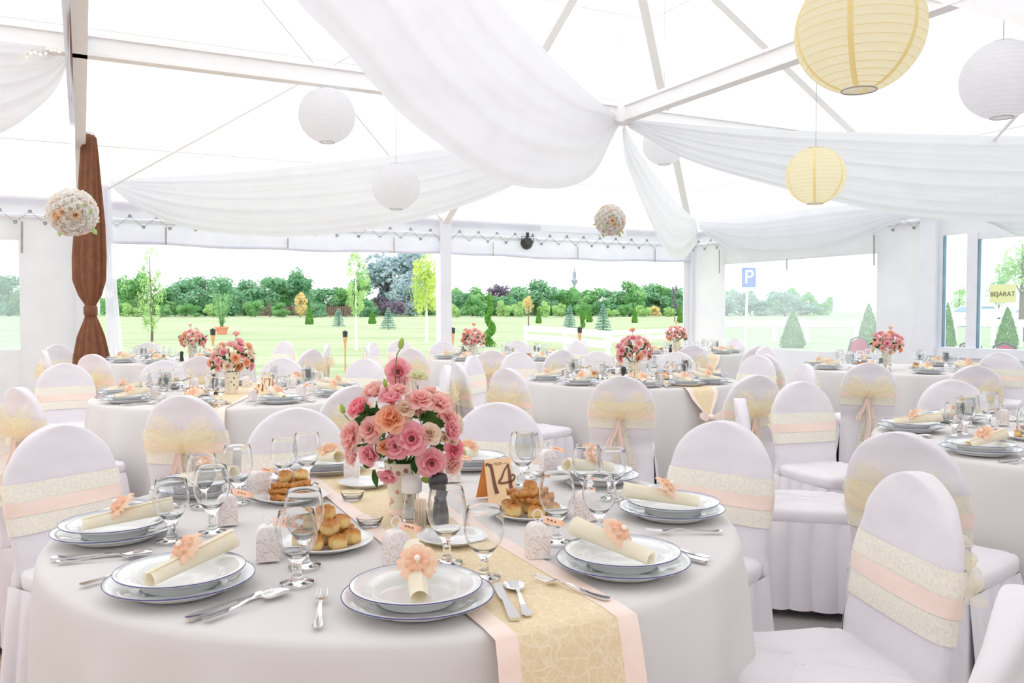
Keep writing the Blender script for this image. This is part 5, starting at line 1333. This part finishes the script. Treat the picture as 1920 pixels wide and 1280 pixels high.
def number_card(x, y, rz, digits, lab):
    t = thing('number_card', lab, 'table number card', (x, y, TZ+.004), rz, 'folded table number cards')
    H, Wc, fo = .125, .085, .052
    front = MB().add([(-Wc/2-.006, -fo, 0), (Wc/2+.006, -fo, 0), (Wc/2, 0, H), (-Wc/2, 0, H)], [(0, 1, 2, 3)])
    obj('card_front', front.mesh('card_front', M['paper_peach'], 0), t)
    back = MB().add([(-Wc/2-.006, fo, 0), (Wc/2+.006, fo, 0), (Wc/2, .0006, H), (-Wc/2, .0006, H)], [(3, 2, 1, 0)])
    obj('card_back', back.mesh('card_back', M['paper_peach_dark'], 0), t)
    s = MB()
    one = [([(-.012, .045), (-.009, .049), (-.002, .047), (.001, .040), (.003, .0), (.006, -.02)], [.0008, .0022, .0015, .0025, .0030, .0036])]
    four = [([(.016, .045), (.004, .032), (-.006, .014), (-.015, .004), (.0, .003), (.016, .005), (.024, .009), (.028, .016), (.024, .021), (.020, .017)], [.0012, .0014, .0018, .0018, .0018, .0018, .0016, .0014, .0012]), ([(.016, .046), (.0155, .02), (.014, -.004), (.016, -.02)], [.0012, .0028, .003, .0036])]
    lay = [(one, -.022), (one if digits[1] == '1' else four, .006 if digits[1] == '4' else .014)]
    for strokes, ox in lay:
        for pts, w in strokes: stroke(s, [(px+ox, py) for px, py in pts], w)
    a = math.atan2(fo, H); 
    obj('card_numeral', s.mesh('card_numeral', M['ink'], 0), t, (.004, -fo*.58-.002, H*.42), (-a, 0, 0), 1.3)
    o2 = MB()
    for sg in (-1, 1):
        stroke(o2, [(sg*.001, .0), (sg*.006, .004), (sg*.012, .001), (sg*.02, -.001), (sg*.028, .001), (sg*.034, -.003), (sg*.031, -.008), (sg*.027, -.005)], [.0004, .0006, .0004, .0005, .0006, .0005])
        stroke(o2, [(sg*.001, -.001), (sg*.005, -.004), (sg*.008, -.001), (sg*.005, .002)], [.0005, .0007, .0005])
    obj('card_ornament', o2.mesh('card_ornament', M['ink'], 0), t, (0, -fo*.115-.002, H*.885), (-a, 0, 0), .95)

names9 = {0: 'right', 40: 'back-right', 80: 'back', 120: 'back-left', 160: 'left', 200: 'left-front', 240: 'front-left', 280: 'front', 320: 'front-right'}
def place_name(a):
    a = a % 360; return names9[min(names9, key=lambda k: min(abs(a-k), 360-abs(a-k)))]
def setting(cx, cy, a_deg, rp, tn, cut=True, glasses=True, fav=True, lab=None):
    a = rad(a_deg); ux, uy = math.cos(a), math.sin(a); tx, ty = -uy, ux      # u outwards; sitter faces -u, so his right hand is +t
    x, y = cx+rp*ux, cy+rp*uy; pn = lab or place_name(a_deg); L = f'{pn} place of {tn}'
    plates_at(x, y, a, L); napkin_at(x, y, a+PI, L)
    ci = a+PI
    if cut:
        for kind, off, dr in (('fork', -.185, .0), ('knife', .168, .01), ('spoon', .198, .0)):
            cut_at(kind, x+tx*off+ux*dr, y+ty*off+uy*dr, ci+random.uniform(-.03, .03), L)
    if glasses:
        for k, dr, off in (('big', -.23, .035), ('small', -.185, .11)):
            goblet_at(x+ux*dr+tx*off, y+uy*dr+ty*off, k, L)
    if fav: favor_at(x+ux*-.21+tx*-.09, y+uy*-.21+ty*-.09, a+random.uniform(-.5, .5), L)

# far chairs that would stand inside a tablecloth step back from it
for (cx, cy, R_t) in ((-1.93, 5.85, .92), (1.0, 7.13, .9), (2.58, 3.66, .93), (3.85, 8.5, .9), (-.1, 10.37, .9), (-3.95, 10.0, .85), (2.39, 12.0, .9)):
    for t, loc in CHS:
        a = t.rotation_euler.z; f = Vector((t.location.x+.17*math.cos(a), t.location.y+.17*math.sin(a), 0)); dv = f-Vector((cx, cy, 0)); need = R_t+.17-dv.length
        if need > 0:
            mv = dv.normalized()*min(need, .3); t.location.x += mv.x; t.location.y += mv.y

# ---- front table
FX, FY, FR_ = -.297, 2.34, .905
tn = 'the front table'
tag(obj('tablecloth', cloth_mesh(FR_, 1, 17, damp=math.atan2(.81, -.39)+PI, at=(FX, FY), skip=(3, 4)), None, (FX, FY, 0)), 'white floor-length cloth on the large round front table', 'tablecloth', 'white round tablecloths')
ra = math.atan2(.81, -.39)
runner(FX, FY, FR_, ra, 'cream lace runner with peach edges hanging over the front table edge', .62)
for a in (-81, -43, -1, 39, 79, 119, 157, 199, 239): setting(FX, FY, a, .74, tn, glasses=False, fav=False, cut=a in (-81, -43, -1, 199, 239, 39, 157, 119))
G14 = [(557, 1098, 'small', 'nearest one before the scone heap plate'), (571, 1066, 'big', 'behind the nearest goblet, before the scone heap plate'), (838, 1060, 'big', 'before the pepper mill at the front place'), (908, 1088, 'small', 'right of the front soup plate on the runner'),
       (322, 1018, 'small', 'over the left plates of the front table'), (398, 1002, 'big', 'beside the left fork of the front table'), (380, 953, 'small', 'behind the goblet beside the left fork'), (446, 946, 'big', 'before the back-left bow chair of the front table'),
       (533, 912, 'small', 'left of the tall one behind the stick pastry plate'), (576, 912, 'big', 'behind the stick pastry plate'), (980, 912, 'big', 'behind the orange number card'), (988, 898, 'small', 'behind another goblet, rear right of the orange card'),
       (1100, 946, 'big', 'before the back-right soup plate'), (1148, 938, 'small', 'over the back-right dinner plate rim'), (1044, 1020, 'big', 'right of the pastry plate below the card'), (1123, 1006, 'small', 'just behind the front-right napkin flower')]
for px, py, k, lab in G14:
    p = pz(px, py, TZ); goblet_at(p.x, p.y, k, lab)
for px, py, a, lab in ((743, 1062, .5, 'hidden partly by the front soup plate'), (1008, 1046, .2, 'right of the front tall goblet, beside the runner'), (1100, 976, .9, 'behind the right goblets of the front table'), (502, 1052, .3, 'behind the front-left napkin'), (427, 985, .4, 'behind the left fork of the front table'), (660, 903, .1, 'under the left blooms of the big bouquet'), (848, 904, .2, 'under the right blooms of the big bouquet'), (484, 934, .8, 'left of the stick pastry plate'), (1028, 886, .3, 'behind the orange card by back-right plate')):
    p = pz(px, py, TZ); favor_at(p.x, p.y, a, lab)
p = pz(757, 966, TZ); VX, VY = p.x, p.y
vase_at(VX, VY, 'centre of the front table')
t = thing('bouquet', 'largest bouquet, pink lisianthus and peach rose, on the front table', 'bouquet', (VX, VY, TZ+.004), 0, 'pink flower bouquets')
FL14 = [(747, 697, 24, 'pink', 'open', (0, -1, .1)), (783, 708, 17, 'green', 'rose', (.2, -.3, 1)), (706, 742, 22, 'pale', 'cup', (-.4, -.5, .8)), (680, 770, 22, 'hot', 'cup', (-.6, -.6, .6)), (736, 757, 20, 'pink', 'cup', (-.1, -.5, .9)), (734, 788, 26, 'peach', 'rose', (-.1, -.8, .6)), (789, 752, 27, 'pale', 'open', (.1, -.5, .9)), (822, 758, 25, 'pale', 'open', (.4, -.4, .8)),
        (696, 806, 25, 'pale', 'open', (-.4, -.9, .3)), (662, 818, 30, 'pale', 'open', (-.8, -.6, .2)), (772, 823, 30, 'pink', 'open', (.05, -1, .2)), (744, 836, 24, 'pink', 'open', (-.2, -.9, .1)), (805, 815, 19, 'cream', 'rose', (.2, -.9, .4)), (722, 838, 14, 'peach', 'cup', (-.2, -.9, .1)), (700, 849, 22, 'pink', 'cup', (-.4, -.9, -.1)), (838, 810, 20, 'pink', 'cup', (.7, -.6, .3)), (842, 786, 22, 'pale', 'open', (.7, -.4, .6)), (833, 822, 11, 'cream', 'cup', (.4, -.8, .3)), (848, 826, 10, 'cream', 'cup', (.5, -.8, .2)), (850, 842, 21, 'hot', 'open', (.7, -.7, 0)), (808, 866, 27, 'pink', 'open', (.25, -.9, -.2)), (843, 866, 20, 'pale', 'cup', (.6, -.8, -.2)), (731, 882, 20, 'pink', 'cup', (-.2, -.7, -.6)), (748, 735, 16, 'pale', 'rose', (0, -.4, 1)), (668, 852, 18, 'pale', 'cup', (-.7, -.6, -.2)), (760, 768, 17, 'cream', 'rose', (.1, -.7, .7))]
cd = VY; R_ = 118
for px, py, r, kd, sty, dr_ in FL14:
    q = ((px-755)**2+(py-812)**2)/R_**2; dep = cd-(R_*math.sqrt(max(0, 1-q))*.9)/FPX*cd if q < 1 else cd
    p = pd(px, py, dep)-Vector((VX, VY, TZ+.004)); obj('flower', bloom(kd, sty), t, p, aim(dr_), r/FPX*dep/(.0400 if sty == 'open' else .0345))
for i in range(14):     # blooms on the far side
    a = rad(8+i*12.5); z = random.uniform(-.05, .75); q = math.sqrt(1-z*z); d = Vector((q*math.cos(a), q*math.sin(a), z))
    obj('flower', bloom(random.choice(['pale', 'pink', 'peach', 'cream']), random.choice(['open', 'rose', 'cup'])), t, Vector((0, 0, .235))+d*.135, aim(d), .85)
lm = MB(); c = Vector((0, 0, .225)); lm.merge(leafspray(None, 90, .15, 5), Matrix.Translation(c))
for i in range(14): a = i*.45; lm.tube([(0, 0, .03), (.02*math.cos(a), .02*math.sin(a), .15), (.085*math.cos(a), .085*math.sin(a), .21)], .0024, 5)
obj('foliage', lm.mesh('foliage', LEAF['bouquet'], 0), t)
o0 = Vector((VX, VY, TZ+.004))
sm = MB()
for pts in ([(752, 830), (750, 770), (749, 705)], [(790, 800), (786, 760), (783, 722)], [(706, 800), (708, 770), (706, 752)], [(757, 780), (742, 735), (743, 672), (750, 655)], [(665, 800), (655, 788), (646, 778)], [(750, 790), (735, 750), (724, 728)], [(765, 770), (760, 730), (758, 712)], [(704, 880), (702, 900), (706, 912)], [(770, 870), (775, 890), (790, 897)]):
    P = [pd(x, y, cd-.06)-o0 for x, y in pts]; sm.tube(crom(P, 9), .0016, 5)
obj('stem', sm.mesh('stem', M['stem']), t)
for px, py, dr_, s_ in ((750, 655, (.2, 0, 1), 1.0), (645, 776, (-.3, 0, 1), .9), (724, 727, (-.2, 0, 1), .8), (789, 897, (1, -.2, -.2), 1.1)):
    obj('bud', BUD, t, pd(px, py, cd-.06)-o0, aim(dr_), s_)
for (a_, b_, wd) in (((700, 880), (707, 914), 6), ((788, 782), (843, 797), 9), ((690, 868), (686, 878), 8), ((775, 860), (780, 888), 7)):
    A_, B_ = pd(*a_, cd-.09)-o0, pd(*b_, cd-.1)-o0; fd = B_-A_; sd = fd.cross(Vector((0, 1, 0))).normalized()*wd/FPX*cd
    lf2 = MB().grid(lambda s, q: A_+fd*s+sd*(q-.5)*2*math.sin(PI*min(.98, s*.9+.07)), 7, 3); obj('leaf', lf2.mesh('leaf', LEAF['bouquet'], 0), t)
p = pz(796, 984, TZ); 
q1 = pz(772, 978, TZ); t = thing('salt_shaker', 'glass salt shaker with white cap, before the front vase', 'shaker', (q1.x, q1.y, TZ+.005), 0, 'salt shakers', sc=1.3); obj('jar', SALT_G, t); obj('salt', SALT_S, t); obj('cap', SALT_C, t)
q1 = pz(822, 984, TZ); t = thing('pepper_mill', 'dark pepper mill with rounded top, beside the front vase', 'pepper mill', (q1.x, q1.y, TZ+.005), 0, 'pepper mills', sc=1.22); obj('mill_body', PEP_B, t)
q1 = pz(789, 996, TZ); t = thing('toothpick_holder', 'small glass holder full of wooden toothpicks before the pepper mill', 'toothpick holder', (q1.x, q1.y, TZ+.005), 0)
obj('glass_cup', MB().lathe([(0, 0), (.017, 0), (.0185, .05), (.017, .05), (.0155, .008), (0, .008)], 20).mesh('glass_cup', M['glass'], 60), t)
tk = MB()
for i in range(30):
    a = i*2.4; r = .0025*math.sqrt(i); tk.tube([(r*.7*math.cos(a), r*.7*math.sin(a), .009), (r*1.15*math.cos(a), r*1.15*math.sin(a), .078+.004*math.sin(i*3))], .0011, 5)
obj('toothpick', tk.mesh('toothpick', M['wood_stick']), t); t.children[-1]['kind'] = 'stuff' if False else 'part'
del t.children[-1]['kind']
for px, py, lab in ((685, 913, 'left behind the vase on the lace runner'), (848, 1018, 'behind the front napkin on the runner')):
    q1 = pz(px, py, TZ); t = thing('side_plate', 'small empty white side plate '+lab, 'plate', (q1.x, q1.y, TZ+.006), 0, 'empty side plates'); obj('plate_body', PL_SIDE, t)
DISH = MB().lathe([(0, 0), (.024, 0), (.029, .004), (.036, .024), (.0345, .025), (.0275, .008), (.022, .0062), (0, .006)], 28).mesh('glass_bowl', M['glass'], 60)
for px, py, lab in ((661, 940, 'left of the vase'), (693, 990, 'right of the scone heap plate')):
    q1 = pz(px, py, TZ); t = thing('glass_dish', 'small clear glass dish on the runner edge, '+lab, 'dish', (q1.x, q1.y, TZ+.006), 0, 'small clear glass dishes'); obj('glass_bowl', DISH, t); obj('dish_foot', MB().lathe([(.02, .0), (.0245, .002), (.02, .005)], 24).mesh('dish_foot', M['glass'], 60), t)
q1 = pz(932, 939, TZ); number_card(q1.x, q1.y, rad(24), '14', 'orange folded card with number fourteen on the front table')
for px, py, kind, lab in ((548, 938, 'sticks', 'behind the front-left goblets'), (612, 1026, 'scones', 'right of the front-left goblets'), (994, 968, 'mix', 'below the orange number card')):
    q1 = pz(px, py, TZ); spt(q1.x, q1.y, lab); pastries(q1.x, q1.y, lab, heap(kind, px), tri=1.12 if kind == 'scones' else 1.05)

# ---- the other tables
def table(cx, cy, R, phases, tn, lab, run, tie, seed, cut, bq, vlab, card=None, fav=True, heaps=((.28, .02), (-.26, .08)), glasses=True):
    tag(obj('tablecloth', cloth_mesh(R, seed, 15+seed % 3, damp=None if run is None else run+PI, at=(cx, cy)), None, (cx, cy, 0)), lab, 'tablecloth', 'white round tablecloths')
    if run is not None: runner(cx, cy, R, run, f'cream lace runner with peach edges on {tn}', .5, tie=tie)
    for a in phases: setting(cx, cy, a, R-.17, tn, cut=cut, fav=fav, glasses=glasses)
    bx, by = bq; vase_at(bx, by, vlab, 1.0); bouquet_generic(bx, by, vlab, seed)
    shakers(bx-.12, by-.06, vlab)
    for i, (dx, dy) in enumerate(heaps):
        l2 = f'{["right", "left"][i]} plate of {tn}'; spt(cx+dx, cy+dy, l2); pastries(cx+dx, cy+dy, l2, heap('few', seed*3+i))
    if card: number_card(card[0], card[1], rad(card[2]), '11', f'orange folded card with number eleven on {tn}')
q1 = pz(436, 738, TZ); c11 = pz(502, 741, TZ)
table(-1.93, 5.85, .92, [-131, -91, -51, -11, 29, 69, 109, 149, 189], 'the left middle table', 'white floor-length cloth on round table behind the big bow chair', rad(96), None, 2, True, (q1.x, q1.y), 'centre of the left middle table', (c11.x, c11.y, -14), heaps=((-.22, -.15), (.18, .12)))
table(1.0, 7.13, .9, [-170, -130, -90, -62, -38, 10, 50, 90, 130], 'the middle table', 'white floor-length cloth on middle round table, gathered runner end at front', rad(118), .42, 3, True, (1.02, 7.05), 'centre of the middle table')
table(2.58, 3.66, .93, [112, 152, 203, 243, 72, 283], 'the right table', 'white floor-length cloth on round table cut by the right edge', None, None, 4, True, (2.75, 3.9), 'centre of the right table')
table(3.85, 8.5, .9, [-170, -130, -90, -50, -10, 30, 90, 150], 'the door table', 'white floor-length cloth on round table before the glazed door', None, None, 5, False, (3.72, 8.35), 'centre of the door table', fav=False)
table(-.1, 10.37, .9, [-170, -130, -90, -50, -10, 30, 80, 140], 'the far centre table', 'white floor-length cloth on far round table by the tent post', None, None, 6, False, (-.48, 10.3), 'centre of the far centre table', fav=False)
table(-3.95, 10.0, .85, [-170, -130, -90, -50, -10, 30, 80, 140], 'the curtain table', 'white floor-length cloth on far round table beside the brown curtain', None, None, 7, False, (-3.72, 9.8), 'centre of the curtain table', fav=False)
table(2.39, 12.0, .9, [-170, -130, -90, -50, -20, 30, 80, 140], 'the corner table', 'white floor-length cloth on the farthest round table near the corner panel', rad(104), .42, 8, False, (2.32, 11.9), 'centre of the corner table', fav=False)

# ------------------------------------------------------------------ light
wd = bpy.data.worlds.new('overcast_sky'); SC.world = wd; wd.use_nodes = True
nt = wd.node_tree; nt.nodes.clear()
tc = nt.nodes.new('ShaderNodeTexCoord'); sx = nt.nodes.new('ShaderNodeSeparateXYZ'); nt.links.new(tc.outputs['Generated'], sx.inputs[0])
rp_ = nt.nodes.new('ShaderNodeValToRGB'); rp_.color_ramp.elements[0].position = .0; rp_.color_ramp.elements[0].color = (.90, .95, 1, 1); rp_.color_ramp.elements[1].position = .4; rp_.color_ramp.elements[1].color = (.99, .995, 1, 1)
nt.links.new(sx.outputs['Z'], rp_.inputs[0])
bg = nt.nodes.new('ShaderNodeBackground'); bg.inputs['Strength'].default_value = 2.5; nt.links.new(rp_.outputs[0], bg.inputs[0])
wo = nt.nodes.new('ShaderNodeOutputWorld'); nt.links.new(bg.outputs[0], wo.inputs[0])
sun = bpy.data.lights.new('sun', 'SUN'); sun.energy = .5; sun.angle = rad(20); sun.color = (1, .97, .92); so = bpy.data.objects.new('sun', sun); COL.objects.link(so); so.rotation_euler = (rad(38), rad(-18), rad(20))

SC.view_settings.view_transform = 'Standard'; SC.view_settings.look = 'None'; SC.view_settings.exposure = 0.0; SC.view_settings.gamma = 1.13
SC.cycles.max_bounces = 10; SC.cycles.diffuse_bounces = 4; SC.cycles.glossy_bounces = 4; SC.cycles.transmission_bounces = 10; SC.cycles.transparent_max_bounces = 12
SC.cycles.use_denoising = True; SC.cycles.use_adaptive_sampling = True; SC.cycles.adaptive_threshold = .03
SC.cycles.sample_clamp_indirect = 6
